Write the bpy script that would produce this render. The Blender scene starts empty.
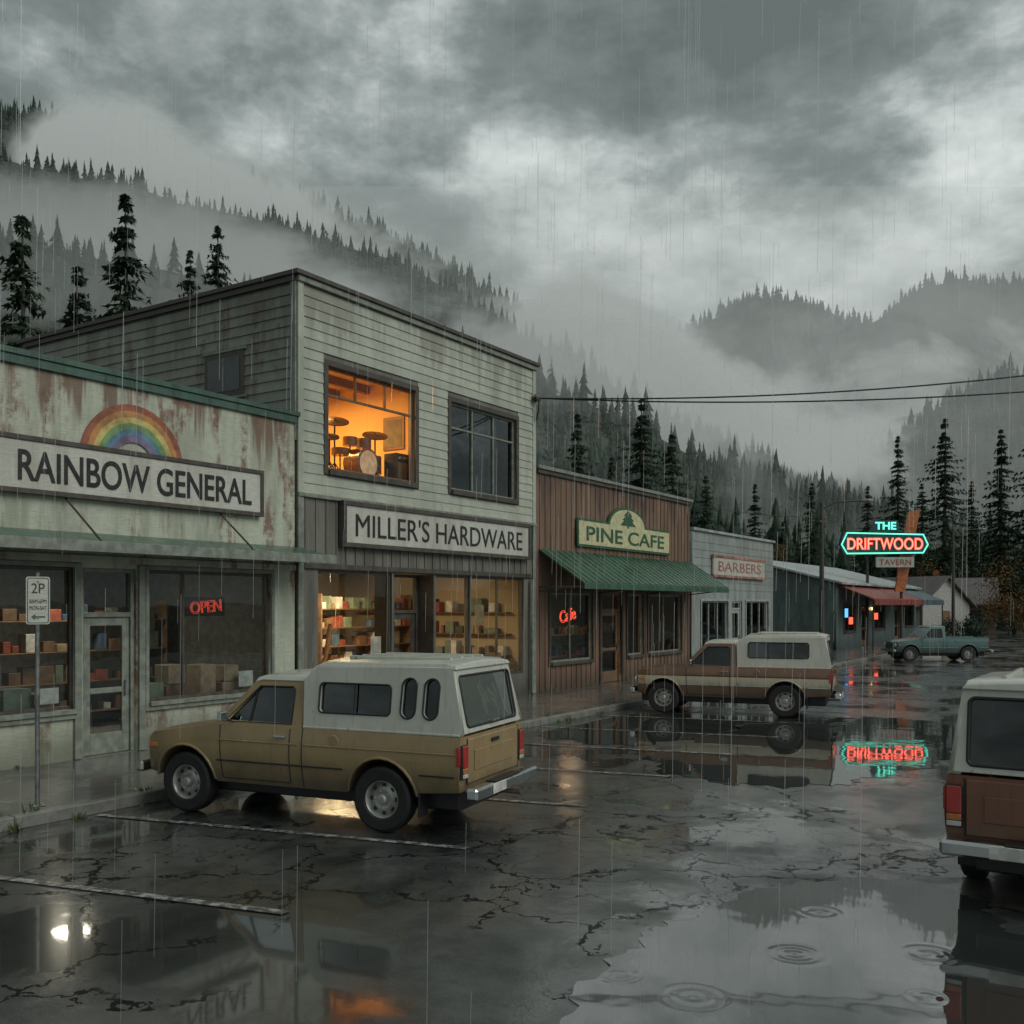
import bpy, bmesh, math, random
import numpy as np
from mathutils import Vector, Matrix
random.seed(7); rng=np.random.default_rng(7)
YAW=math.radians(33); SN,CS=math.sin(YAW),math.cos(YAW)
def W(r,d,z=0.0): return Vector((r*CS-d*SN, r*SN+d*CS, z))
scene=bpy.context.scene; COL=scene.collection
# ---------------------------------------------------------------- node helpers
def nd(nt,typ,ins=None,**props):
    n=nt.nodes.new(typ)
    for k,v in props.items(): setattr(n,k,v)
    if ins:
        for k,v in ins.items():
            s=n.inputs[k]
            if isinstance(v,bpy.types.NodeSocket): nt.links.new(v,s)
            else: s.default_value=v
    return n
def M(nt,op,a,b=None,c=None,clamp=False):
    n=nt.nodes.new('ShaderNodeMath'); n.operation=op; n.use_clamp=clamp
    for i,v in enumerate((a,b,c)):
        if v is None: continue
        if isinstance(v,bpy.types.NodeSocket): nt.links.new(v,n.inputs[i])
        else: n.inputs[i].default_value=v
    return n.outputs[0]
def c4(c): return (c[0],c[1],c[2],1.0)
def mix(nt,f,a,b,blend='MIX'):
    n=nt.nodes.new('ShaderNodeMix'); n.data_type='RGBA'; n.blend_type=blend
    for i,v in ((0,f),(6,a),(7,b)):
        if isinstance(v,bpy.types.NodeSocket): nt.links.new(v,n.inputs[i])
        else: n.inputs[i].default_value=v if i==0 else c4(v)
    return n.outputs[2]
def noi(nt,vec,scale,detail=4,rough=.55,dist=0.0,out=0):
    n=nd(nt,'ShaderNodeTexNoise',{'Vector':vec,'Scale':scale,'Detail':detail,'Roughness':rough,'Distortion':dist})
    return n.outputs[out]
def mr(nt,v,a,b,c=0.0,d=1.0,smooth=True):
    n=nd(nt,'ShaderNodeMapRange',{0:v,1:a,2:b,3:c,4:d}); n.clamp=True
    if smooth: n.interpolation_type='SMOOTHSTEP'
    return n.outputs[0]
def ramp(nt,f,stops):
    n=nd(nt,'ShaderNodeValToRGB',{0:f}); cr=n.color_ramp
    while len(cr.elements)<len(stops): cr.elements.new(.5)
    for e,(p,c) in zip(cr.elements,stops): e.position=p; e.color=c4(c)
    return n.outputs[0]
def mapping(nt,vec,scale=(1,1,1),loc=(0,0,0)):
    return nd(nt,'ShaderNodeMapping',{'Vector':vec,'Scale':scale,'Location':loc}).outputs[0]
def bump(nt,h,strength=.3,dist=.02):
    return nd(nt,'ShaderNodeBump',{'Height':h,'Strength':strength,'Distance':dist}).outputs[0]
def nosample(m):
    try: m.cycles.emission_sampling='NONE'
    except Exception: pass
    return m
def newmat(name):
    m=bpy.data.materials.new(name); m.use_nodes=True; nt=m.node_tree
    b=nt.nodes['Principled BSDF']; co=nd(nt,'ShaderNodeTexCoord').outputs['Object']
    return m,nt,b,co
def setin(nt,b,k,v):
    if isinstance(v,bpy.types.NodeSocket): nt.links.new(v,b.inputs[k])
    else: b.inputs[k].default_value=v
def simple(name,c,rough=.6,metal=0.0,var=.25,scale=6.0,coat=0.0,bmp=.1):
    m,nt,b,co=newmat(name)
    n=noi(nt,co,scale,3,.6)
    dk=tuple(x*(1-var) for x in c); lt=tuple(min(1,x*(1+var)) for x in c)
    setin(nt,b,'Base Color',mix(nt,mr(nt,n,.3,.7),dk,lt))
    setin(nt,b,'Roughness',mr(nt,n,.3,.7,max(.03,rough-.1),rough+.1)); b.inputs['Metallic'].default_value=metal
    b.inputs['Coat Weight'].default_value=coat; b.inputs['Coat Roughness'].default_value=.06
    if bmp: setin(nt,b,'Normal',bump(nt,noi(nt,co,scale*8,1),bmp,.004))
    return m
def emis(name,c,st):
    m,nt,b,co=newmat(name)
    b.inputs['Base Color'].default_value=c4(c); b.inputs['Emission Color'].default_value=c4(c); b.inputs['Emission Strength'].default_value=st
    return nosample(m)
def weathered(name,c,dirt,rust=None,rough=.62,board=None,vert=None,streak=1.0,top=None,topc=(.10,.085,.06),topa=.8,rt=.55):
    m,nt,b,co=newmat(name)
    st=noi(nt,mapping(nt,co,(1.7,1.7,.22)),1.6,5,.68)
    bl=noi(nt,co,.9,5,.65)
    col=mix(nt,mr(nt,st,.42,.68,0,.85*streak),c,dirt)
    col=mix(nt,mr(nt,bl,.45,.72,0,.75),col,tuple(x*.55+y*.35 for x,y in zip(dirt,c)))
    fine=noi(nt,mapping(nt,co,(14,14,2.0) if vert else (2,2,14)),3,3,.7)
    col=mix(nt,mr(nt,fine,.35,.7,0,.4),col,tuple(x*.55 for x in c))
    sp=nd(nt,'ShaderNodeSeparateXYZ',{0:co})
    if rust:
        rs=noi(nt,mapping(nt,co,(2.1,2.1,.33),(3,1,2)),1.1,4,.6)
        rn=noi(nt,co,5,4,.7)
        f=M(nt,'MULTIPLY',mr(nt,rs,rt,rt+.10),mr(nt,rn,.35,.6))
        col=mix(nt,M(nt,'MULTIPLY',f,.85),col,rust)
    if top:
        rs=noi(nt,mapping(nt,co,(1.6,1.6,.12),(8,3,2)),1.1,4,.7)
        f=M(nt,'MULTIPLY',mr(nt,M(nt,'ADD',rs,mr(nt,sp.outputs[2],top-1.9,top,-.14,.10,smooth=False)),.52,.64),mr(nt,sp.outputs[2],top-2.2,top-.5))
        col=mix(nt,M(nt,'MULTIPLY',f,topa),col,topc)
    if board:
        fl=M(nt,'FLOOR',M(nt,'DIVIDE',sp.outputs[2],board))
        wn=nd(nt,'ShaderNodeTexWhiteNoise',{'W':fl},noise_dimensions='1D').outputs['Value']
        col=mix(nt,M(nt,'MULTIPLY',wn,.28),col,tuple(x*.4 for x in c))
    if vert:
        fl=M(nt,'FLOOR',M(nt,'DIVIDE',M(nt,'ADD',sp.outputs[1],sp.outputs[0]),vert))
        wn=nd(nt,'ShaderNodeTexWhiteNoise',{'W':fl},noise_dimensions='1D').outputs['Value']
        col=mix(nt,M(nt,'MULTIPLY',wn,.4),col,tuple(x*.4 for x in c))
    base=mr(nt,M(nt,'ADD',sp.outputs[2],M(nt,'MULTIPLY',bl,.9)),.5,1.5,.8,0)
    col=mix(nt,base,col,tuple(x*.5 for x in dirt))
    setin(nt,b,'Base Color',col)
    setin(nt,b,'Roughness',mr(nt,st,.3,.7,rough,rough-.25))
    setin(nt,b,'Normal',bump(nt,fine,.4,.012))
    return m
def glass(name,tint=(.55,.6,.6),refl=.10,rough=.015):
    m=bpy.data.materials.new(name); m.use_nodes=True; nt=m.node_tree; nt.nodes.clear()
    co=nd(nt,'ShaderNodeTexCoord').outputs['Object']
    t=nd(nt,'ShaderNodeBsdfTransparent',{'Color':c4(tint)}).outputs[0]
    nm=bump(nt,noi(nt,co,1.3,1),.12,.03)
    g=nd(nt,'ShaderNodeBsdfGlossy',{'Color':(.8,.85,.85,1),'Roughness':rough,'Normal':nm}).outputs[0]
    fr=nd(nt,'ShaderNodeFresnel',{'IOR':1.45}).outputs[0]
    f=M(nt,'ADD',fr,refl,clamp=True)
    s=nd(nt,'ShaderNodeMixShader',{0:f,1:t,2:g}).outputs[0]
    nt.links.new(s,nd(nt,'ShaderNodeOutputMaterial').inputs[0]); return m
def paint(name,c,bands=()):
    m,nt,b,co=newmat(name); sp=nd(nt,'ShaderNodeSeparateXYZ',{0:co}); z=sp.outputs[2]
    col=mix(nt,mr(nt,noi(nt,co,2.5,3),.3,.7),tuple(x*.85 for x in c),c)
    for (z0,z1,cc) in bands:
        f=M(nt,'MULTIPLY',M(nt,'GREATER_THAN',z,z0),M(nt,'LESS_THAN',z,z1)); col=mix(nt,f,col,cc)
    dz=mr(nt,M(nt,'ADD',z,M(nt,'MULTIPLY',noi(nt,co,4,4,.7),.35)),.55,1.0,.75,0)
    col=mix(nt,dz,col,(.06,.055,.045))
    sk=mr(nt,noi(nt,mapping(nt,co,(9,9,1.2)),2,3),.5,.75,0,.35); col=mix(nt,sk,col,tuple(x*.5 for x in c))
    rn=mr(nt,noi(nt,co,6,4,.75),.63,.70,0,.6); col=mix(nt,rn,col,(.09,.045,.025))
    setin(nt,b,'Base Color',col)
    b.inputs['Roughness'].default_value=.42; b.inputs['Coat Weight'].default_value=.6; b.inputs['Coat Roughness'].default_value=.1
    v=nd(nt,'ShaderNodeTexVoronoi',{'Vector':co,'Scale':70.0}).outputs[0]
    setin(nt,b,'Normal',bump(nt,mr(nt,v,.0,.35,1,0),.14,.003)); return m
# ---------------------------------------------------------------- geometry helpers
def link(o,parent=None):
    COL.objects.link(o)
    if parent is not None: o.parent=parent
    return o
def mkmesh(name,verts,faces,mat,parent=None,smooth=False,bev=0,seg=2):
    me=bpy.data.meshes.new(name); me.from_pydata([tuple(v) for v in verts],[],faces); me.update()
    if mat: me.materials.append(mat)
    if smooth: me.polygons.foreach_set('use_smooth',[True]*len(me.polygons))
    o=link(bpy.data.objects.new(name,me),parent)
    if bev:
        b=o.modifiers.new('b','BEVEL'); b.width=bev; b.segments=seg; b.limit_method='ANGLE'; b.angle_limit=math.radians(35)
    return o
BF=[(0,3,2,1),(4,5,6,7),(0,1,5,4),(1,2,6,5),(2,3,7,6),(3,0,4,7)]
class G:
    def __init__(s,name,loc=(0,0,0),rotz=0.0,scale=1.0):
        s.e=bpy.data.objects.new(name,None); s.e.location=loc; s.e.rotation_euler=(0,0,rotz); s.e.scale=(scale,)*3
        s.e.empty_display_size=.3; COL.objects.link(s.e); s.parts={}
    def box(s,part,mat,x0,x1,y0,y1,z0,z1,bev=.006):
        x0,x1=min(x0,x1),max(x0,x1); y0,y1=min(y0,y1),max(y0,y1); z0,z1=min(z0,z1),max(z0,z1)
        s.hexa(part,mat,[(x0,y0,z0),(x1,y0,z0),(x1,y1,z0),(x0,y1,z0),(x0,y0,z1),(x1,y0,z1),(x1,y1,z1),(x0,y1,z1)],bev)
    def hexa(s,part,mat,vs,bev=.006):
        V,F,_=s.parts.setdefault((part,mat.name),([],[],[bev])); n=len(V)
        V+=vs; F+=[tuple(n+i for i in f) for f in BF]
    def quad(s,part,mat,vs):
        V,F,_=s.parts.setdefault((part,mat.name),([],[],[0])); n=len(V); V+=vs; F.append(tuple(range(n,n+len(vs))))
    def done(s):
        for (p,mn),(V,F,b) in s.parts.items():
            mkmesh(p,V,F,bpy.data.materials[mn],s.e,bev=b[0],seg=1)
        s.parts={}
def panel(name,outer,holes,thick,fn,mat,parent,bev=0.0):
    cu=bpy.data.curves.new(name,'CURVE'); cu.dimensions='2D'; cu.fill_mode='BOTH'; cu.extrude=thick/2; cu.bevel_depth=bev; cu.bevel_resolution=1
    for pts in [outer]+list(holes):
        sp=cu.splines.new('POLY'); sp.points.add(len(pts)-1); sp.use_cyclic_u=True
        for i,p in enumerate(pts): sp.points[i].co=(p[0],p[1],0,1)
    o=bpy.data.objects.new(name,cu); COL.objects.link(o)
    dg=bpy.context.evaluated_depsgraph_get(); me=bpy.data.meshes.new_from_object(o.evaluated_get(dg),depsgraph=dg)
    bpy.data.objects.remove(o); 
    for v in me.vertices: v.co=fn(v.co.x,v.co.y,v.co.z)
    me.name=name; me.materials.clear(); me.materials.append(mat); me.update()
    return link(bpy.data.objects.new(name,me),parent)
def rr(x0,x1,y0,y1,r,n=5,sh=0.0):
    pts=[]
    for cx,cy,a0 in ((x1-r,y1-r,0),(x0+r,y1-r,90),(x0+r,y0+r,180),(x1-r,y0+r,270)):
        for i in range(n+1):
            a=math.radians(a0+90*i/n); py=cy+r*math.sin(a); pts.append((cx+r*math.cos(a)+sh*(py-y0),py))
    return pts
def tube(name,pts,rad,mat,parent=None,cyclic=False,res=2,radii=None):
    cu=bpy.data.curves.new(name,'CURVE'); cu.dimensions='3D'; cu.bevel_depth=rad; cu.bevel_resolution=res; cu.use_fill_caps=True
    sp=cu.splines.new('POLY'); sp.points.add(len(pts)-1); sp.use_cyclic_u=cyclic
    for i,p in enumerate(pts):
        sp.points[i].co=(p[0],p[1],p[2],1)
        if radii: sp.points[i].radius=radii[i]
    cu.materials.append(mat); return link(bpy.data.objects.new(name,cu),parent)
def lathe(name,prof,mat,parent,n=32,axis='y',loc=(0,0,0)):
    V=[];F=[]
    for i in range(n):
        a=2*math.pi*i/n
        for (r,h) in prof:
            if axis=='y': V.append((loc[0]+r*math.cos(a),loc[1]+h,loc[2]+r*math.sin(a)))
            elif axis=='x': V.append((loc[0]+h,loc[1]+r*math.cos(a),loc[2]+r*math.sin(a)))
            else: V.append((loc[0]+r*math.cos(a),loc[1]+r*math.sin(a),loc[2]+h))
    m=len(prof)
    for i in range(n):
        j=(i+1)%n
        for k in range(m-1): F.append((i*m+k,i*m+k+1,j*m+k+1,j*m+k))
    me=bpy.data.meshes.new(name); me.from_pydata(V,[],F); bm=bmesh.new(); bm.from_mesh(me); bmesh.ops.remove_doubles(bm,verts=bm.verts,dist=1e-5)
    bmesh.ops.recalc_face_normals(bm,faces=bm.faces)
    bm.to_mesh(me); bm.free()
    me.materials.append(mat); me.polygons.foreach_set('use_smooth',[True]*len(me.polygons)); me.set_sharp_from_angle(angle=math.radians(35))
    return link(bpy.data.objects.new(name,me),parent)
def text(name,body,mat,parent,origin,u,v,width,height,depth=.02,off=.006,outline=0):
    cu=bpy.data.curves.new(name,'FONT'); cu.body=body; cu.size=1; cu.align_x='CENTER'; cu.align_y='CENTER'; cu.extrude=depth; cu.offset=off
    if outline: cu.fill_mode='NONE'; cu.extrude=0; cu.bevel_depth=outline; cu.offset=0
    cu.materials.append(mat)
    o=link(bpy.data.objects.new(name,cu),parent); bpy.context.view_layer.update()
    xs=[c[0] for c in o.bound_box]; ys=[c[1] for c in o.bound_box]
    w=max(xs)-min(xs); h=max(ys)-min(ys); cx=(max(xs)+min(xs))/2; cy=(max(ys)+min(ys))/2
    u=Vector(u).normalized(); v=Vector(v).normalized(); n=u.cross(v); sx=width/w; sy=height/h
    R=Matrix((u,v,n)).transposed().to_4x4()
    o.matrix_local=Matrix.Translation(Vector(origin))@R@Matrix.Diagonal((sx,sy,1,1))@Matrix.Translation((-cx,-cy,0))
    return o
# ---------------------------------------------------------------- materials
m_glass=glass('shop_glass',(.78,.82,.82),.02)
m_glassd=glass('upper_window_glass',(.45,.5,.5),.08)
m_glassc=glass('clear_window_glass',(.92,.92,.9),.0)
m_carglass=glass('vehicle_glass',(.28,.31,.31),.04)
m_stucco=weathered('green_white_plaster',(.52,.55,.445),(.27,.29,.215),rust=(.16,.06,.035),rough=.6,top=6.4,streak=.9,topc=(.15,.08,.05),topa=.85,rt=.51)
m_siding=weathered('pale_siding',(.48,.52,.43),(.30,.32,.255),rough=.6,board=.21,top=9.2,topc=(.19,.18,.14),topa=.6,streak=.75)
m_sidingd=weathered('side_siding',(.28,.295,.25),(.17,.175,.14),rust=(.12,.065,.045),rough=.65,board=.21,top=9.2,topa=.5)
m_bnb=weathered('grey_board',(.20,.195,.165),(.10,.095,.08),rough=.6,vert=.3)
m_brown=weathered('brown_board',(.26,.160,.11),(.13,.085,.06),rough=.6,vert=.3,top=6.4,topc=(.08,.06,.05))
m_grey=weathered('grey_green_plaster',(.33,.37,.35),(.18,.195,.18),rough=.6)
m_teal=weathered('teal_board',(.13,.18,.17),(.07,.09,.085),rough=.6,vert=.3)
m_trimd=simple('dark_brown_trim',(.07,.06,.05),.5)
m_trimg=simple('grey_green_trim',(.20,.22,.185),.5)
m_green=weathered('dark_green_metal',(.07,.14,.11),(.05,.07,.055),rough=.45)
m_greenA=weathered('green_awning',(.06,.145,.09),(.04,.07,.05),rough=.42)
m_roofd=simple('wet_roofing',(.07,.07,.065),.35)
m_metalroof=simple('pale_metal_roof',(.33,.37,.37),.4,scale=2)
m_signw=weathered('sign_cream',(.57,.57,.51),(.36,.35,.29),rough=.5,streak=.8)
m_dark=simple('sign_black',(.022,.022,.022),.4)
m_cream=simple('cafe_sign_cream',(.53,.51,.30),.5,var=.15)
m_signgreen=simple('cafe_sign_green',(.03,.10,.05),.5)
m_conc=simple('concrete',(.17,.17,.155),.4,scale=3)
m_int_d=simple('interior_dark',(.15,.15,.135),.8)
m_int_w=simple('interior_warm',(.42,.34,.22),.8,scale=.7,var=.1)
m_int_o=simple('interior_ochre',(.60,.42,.20),.8,scale=.6,var=.08)
m_wood=simple('wood_brown',(.17,.10,.055),.55)
m_card=simple('cardboard',(.33,.25,.16),.8)
m_green2=simple('faded_green_goods',(.16,.20,.14),.7)
m_redg=simple('red_goods',(.30,.08,.05),.6)
m_fade=simple('faded_red_letters',(.33,.15,.12),.6,var=.5,scale=3)
m_blueg=simple('blue_goods',(.08,.13,.2),.6)
m_white=simple('painted_white',(.6,.6,.56),.5)
m_metal=simple('galvanised_metal',(.28,.29,.29),.35,metal=.8)
m_pole=simple('dark_pole',(.06,.055,.05),.6)
m_chrome=simple('chrome',(.62,.63,.63),.16,metal=1.0,var=.08,bmp=.03)
m_rubber=simple('rubber',(.018,.018,.018),.55,scale=20)
m_black=simple('black_trim',(.02,.02,.02),.45)
m_rim=simple('steel_rim',(.38,.38,.36),.38,metal=.5)
m_seat=simple('seat_vinyl',(.10,.08,.06),.6)
m_red=simple('tail_lamp_red',(.36,.02,.015),.15,coat=1,bmp=0)
m_amber=simple('lamp_amber',(.5,.15,.03),.15,coat=1,bmp=0)
m_lamp=simple('lamp_clear',(.5,.5,.48),.12,coat=1,bmp=0)
m_fluo=emis('fluorescent',(1,.86,.6),3.0)
m_bulb=emis('warm_bulb',(1,.62,.25),8.0)
n_red=emis('neon_red',(1,.10,.05),2.0)
n_pink=emis('neon_pink_core',(1,.50,.42),1.2)
n_teal=emis('neon_teal',(.12,.80,.58),1.6)
n_blue=emis('neon_blue',(.12,.45,1),1.6)
# ---------------------------------------------------------------- ground, road
def groundmat():
    m,nt,b,co=newmat('ground_grass')
    c=mix(nt,mr(nt,noi(nt,co,.08,6,.6),.4,.62),(.035,.045,.025),(.075,.065,.04))
    setin(nt,b,'Base Color',c); b.inputs['Roughness'].default_value=.75
    setin(nt,b,'Normal',bump(nt,noi(nt,co,6,4,.8),.8,.1)); return m
gs=6000
mkmesh('ground',[(-gs,-gs,-.012),(gs,-gs,-.012),(gs,gs,-.012),(-gs,gs,-.012)],[(0,1,2,3)],groundmat())
def roadmat():
    m,nt,b,co=newmat('wet_asphalt')
    warp=nd(nt,'ShaderNodeVectorMath',{0:nd(nt,'ShaderNodeVectorMath',{0:noi(nt,co,1.9,4,.6,out=1),1:(.5,.5,.5)},operation='SUBTRACT').outputs[0],'Scale':.8},operation='SCALE').outputs[0]
    cw=nd(nt,'ShaderNodeVectorMath',{0:co,1:warp},operation='ADD').outputs[0]
    dd=nd(nt,'ShaderNodeVectorMath',{0:co,1:(-3.6,8.8,0)},operation='DISTANCE').outputs['Value']
    mid=noi(nt,co,3.5,4,.65)
    big=M(nt,'ADD',noi(nt,co,.25,2,.5),mr(nt,dd,1.5,5.5,.09,-.04))
    c1=nd(nt,'ShaderNodeTexVoronoi',{'Vector':cw,'Scale':.62},feature='DISTANCE_TO_EDGE').outputs['Distance']
    c1=M(nt,'MULTIPLY',M(nt,'LESS_THAN',c1,mr(nt,mid,.38,.66,.003,.019)),mr(nt,big,.42,.46))
    c2=nd(nt,'ShaderNodeTexVoronoi',{'Vector':cw,'Scale':1.5},feature='DISTANCE_TO_EDGE').outputs['Distance']
    c2=M(nt,'MULTIPLY',M(nt,'LESS_THAN',c2,mr(nt,mid,.38,.66,.000,.017)),mr(nt,big,.52,.57))
    crack=M(nt,'MAXIMUM',c1,c2)
    agg=noi(nt,co,45,2,.7)
    col=mix(nt,mr(nt,mid,.35,.68),(.026,.030,.030),(.064,.069,.065))
    col=mix(nt,mr(nt,noi(nt,co,.5,4,.6),.48,.62,0,.7),col,(.083,.088,.080))
    col=mix(nt,mr(nt,agg,.52,.7,0,.6),col,(.115,.12,.112))
    col=mix(nt,crack,col,(.005,.005,.005))
    P=mr(nt,M(nt,'ADD',M(nt,'MULTIPLY_ADD',mid,.14,mr(nt,dd,1.0,4.5,-.05,0)),noi(nt,mapping(nt,co,(1,.8,1)),.42,4,.6)),.53,.64)
    wet=mr(nt,noi(nt,co,.9,4,.6,.4),.36,.56)
    col=mix(nt,M(nt,'MULTIPLY',P,.6),col,(.016,.019,.019))
    setin(nt,b,'Base Color',col)
    nc=M(nt,'MULTIPLY_ADD',crack,-.82,1.0)
    setin(nt,b,'Roughness',mr(nt,P,0,1,.46,.18)); b.inputs['IOR'].default_value=1.5
    setin(nt,b,'Specular IOR Level',M(nt,'MULTIPLY',nc,.5))
    cwt=M(nt,'MULTIPLY',M(nt,'MAXIMUM',P,M(nt,'MULTIPLY_ADD',wet,.62,.28)),nc)
    setin(nt,b,'Coat Weight',cwt); b.inputs['Coat IOR'].default_value=1.55
    setin(nt,b,'Coat Roughness',M(nt,'MULTIPLY_ADD',M(nt,'MAXIMUM',P,M(nt,'MULTIPLY',wet,.65)),-.17,.20))
    h=M(nt,'SUBTRACT',M(nt,'MULTIPLY_ADD',agg,.26,M(nt,'MULTIPLY',mid,1.1)),M(nt,'MULTIPLY',crack,1.6))
    nb=nd(nt,'ShaderNodeBump',{'Height':h,'Strength':mr(nt,P,0,1,.34,.02),'Distance':.013}).outputs[0]
    setin(nt,b,'Normal',nb); setin(nt,b,'Coat Normal',nb); return m
mkmesh('road',[(-11,-30,0),(14,-30,0),(14,100,0),(-11,100,0)],[(0,1,2,3)],roadmat())
def puddlemat():
    m,nt,b,co=newmat('puddle_water')
    b.inputs['Base Color'].default_value=(.03,.036,.034,1); b.inputs['Roughness'].default_value=.03; b.inputs['IOR'].default_value=2.8
    h=M(nt,'MULTIPLY',noi(nt,co,1.6,2),.5)
    sp=nd(nt,'ShaderNodeSeparateXYZ',{0:co})
    cs=[(W(r,d).x,W(r,d).y) for r,d in ((2.75,6.5),(1.2,6.5),(2.1,7.3),(2.6,8.3),(3.1,7.3),(.75,6.9),(1.3,8.3))]
    for i,(x,y) in enumerate(cs):
        dx=M(nt,'SUBTRACT',sp.outputs[0],x); dy=M(nt,'SUBTRACT',sp.outputs[1],y)
        dd=M(nt,'SQRT',M(nt,'ADD',M(nt,'MULTIPLY',dx,dx),M(nt,'MULTIPLY',dy,dy)))
        rad=.20+.16*((i*7)%5)/5
        w=M(nt,'MULTIPLY',M(nt,'SINE',M(nt,'MULTIPLY',dd,48.0)),mr(nt,dd,rad*.5,rad,1,0))
        h=M(nt,'ADD',h,M(nt,'MULTIPLY',w,.22))
    setin(nt,b,'Normal',bump(nt,h,.4,.010)); return m
m_pud=puddlemat()
def blob(name,pts,mat,z,amp=.12,seed=0):
    P=[W((x-512)/982*2553/(y-605),2553/(y-605)) for x,y in pts]
    out=[]; n=len(P); rr_=random.Random(seed)
    for i in range(n):
        p0,p1,p2,p3=P[i-1],P[i],P[(i+1)%n],P[(i+2)%n]
        for k in range(14):
            t=k/14; q=.5*((2*p1)+(p2-p0)*t+(2*p0-5*p1+4*p2-p3)*t*t+(3*p1-p0-3*p2+p3)*t**3)
            a=i*14+k; o=amp*(math.sin(a*.9)+.7*math.sin(a*2.3+1)+.5*math.sin(a*.37+2))+rr_.uniform(-.3,.3)*amp
            nrm=Vector((-(p2-p1).y,(p2-p1).x,0)).normalized(); q=q+nrm*o*.55; out.append((q.x,q.y,z))
    return panel(name,[(a,b) for a,b,c in out],[],.0,lambda u,v,w:Vector((u,v,z)),mat,None)
blob('puddle',[(540,1110),(575,1000),(640,940),(700,912),(790,884),(905,880),(975,900),(1015,935),(1090,975),(1180,1100),(820,1200)],m_pud,.005,.09,1)
blob('puddle',[(650,760),(740,728),(830,719),(890,718),(950,726),(970,745),(930,765),(850,782),(740,785)],m_pud,.005,.22,2)
blob('puddle',[(540,730),(620,714),(740,718),(700,737),(600,745)],m_pud,.005,.22,4)
def linemat():
    m,nt,b,co=newmat('worn_line_paint')
    f=mr(nt,noi(nt,co,9,5,.75),.40,.56)
    f=M(nt,'MAXIMUM',f,mr(nt,noi(nt,co,1.6,3,.6),.52,.62))
    setin(nt,b,'Base Color',mix(nt,f,(.46,.47,.45),(.065,.068,.064))); b.inputs['Roughness'].default_value=.35; b.inputs['Coat Weight'].default_value=.4
    return m
V=[];F=[]
k=.235
for i in range(12):
    y=4.75+2.62*i; x0,x1=-10.9,-6.1; w=.055; n=len(V)
    V+=[(x0,y-w+ (x0+11)*k,.010),(x1,y-w+(x1+11)*k,.010),(x1,y+w+(x1+11)*k,.010),(x0,y+w+(x0+11)*k,.010)]; F.append((n,n+1,n+2,n+3))
mkmesh('parking_lines',V,F,linemat())
def walkmat():
    m,nt,b,co=newmat('wet_pavement'); sp=nd(nt,'ShaderNodeSeparateXYZ',{0:co})
    j=M(nt,'ABSOLUTE',M(nt,'SUBTRACT',M(nt,'FRACT',M(nt,'DIVIDE',sp.outputs[1],1.5)),.5)); j1=mr(nt,j,0,.009,1,0)
    j=M(nt,'ABSOLUTE',M(nt,'SUBTRACT',M(nt,'FRACT',M(nt,'DIVIDE',M(nt,'ADD',sp.outputs[0],.1),1.65)),.5)); j2=mr(nt,j,0,.008,1,0)
    jj=M(nt,'MAXIMUM',j1,j2)
    nn=noi(nt,co,1.2,5,.65); col=mix(nt,mr(nt,nn,.35,.65),(.065,.068,.062),(.14,.142,.13)); col=mix(nt,jj,col,(.02,.02,.018))
    setin(nt,b,'Base Color',col); setin(nt,b,'Roughness',mr(nt,nn,.45,.6,.4,.12)); b.inputs['Coat Weight'].default_value=.5; b.inputs['Coat Roughness'].default_value=.12
    setin(nt,b,'Normal',bump(nt,M(nt,'SUBTRACT',M(nt,'MULTIPLY',noi(nt,co,30,3),.2),jj),.4,.01)); return m
m_walk=walkmat()
sw=G('sidewalk'); sw.box('slab',m_walk,-18,-11.16,-30,82,-.01,.145,0)
for i in range(42): sw.box('kerb',m_conc,-11.155,-11.0,-20+2.4*i,-20+2.4*i+2.39,-.01,.15,.015)
sw.done()
V=[];F=[]; rw_=random.Random(5)
for i in range(170):
    w_=rw_.random(); y=rw_.uniform(3,45)
    if w_<.45: x,z=-10.97+rw_.random()*.04,0.0
    elif w_<.8: x,z=-14.27+rw_.random()*.05,.145
    else: x,z=-11.17,.145
    if 9.4<y<10.5 or 17<y<18.7 or 27<y<28.6: 
        if x<-12: continue
    sz=rw_.uniform(.04,.16)
    for j in range(9):
        a=rw_.random()*6.283; r=sz*rw_.uniform(.2,.8); b=.006+.004*rw_.random(); px,py=x+rw_.gauss(0,.03),y+rw_.gauss(0,.05); q=len(V)
        V+=[(px-b,py-b,z),(px+b,py+b,z),(px+r*math.cos(a),py+r*math.sin(a),z+sz*rw_.uniform(.6,1.2))]; F.append((q,q+1,q+2))
mkmesh('weeds',V,F,simple('weed_green',(.07,.10,.035),.6,var=.4))
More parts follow.
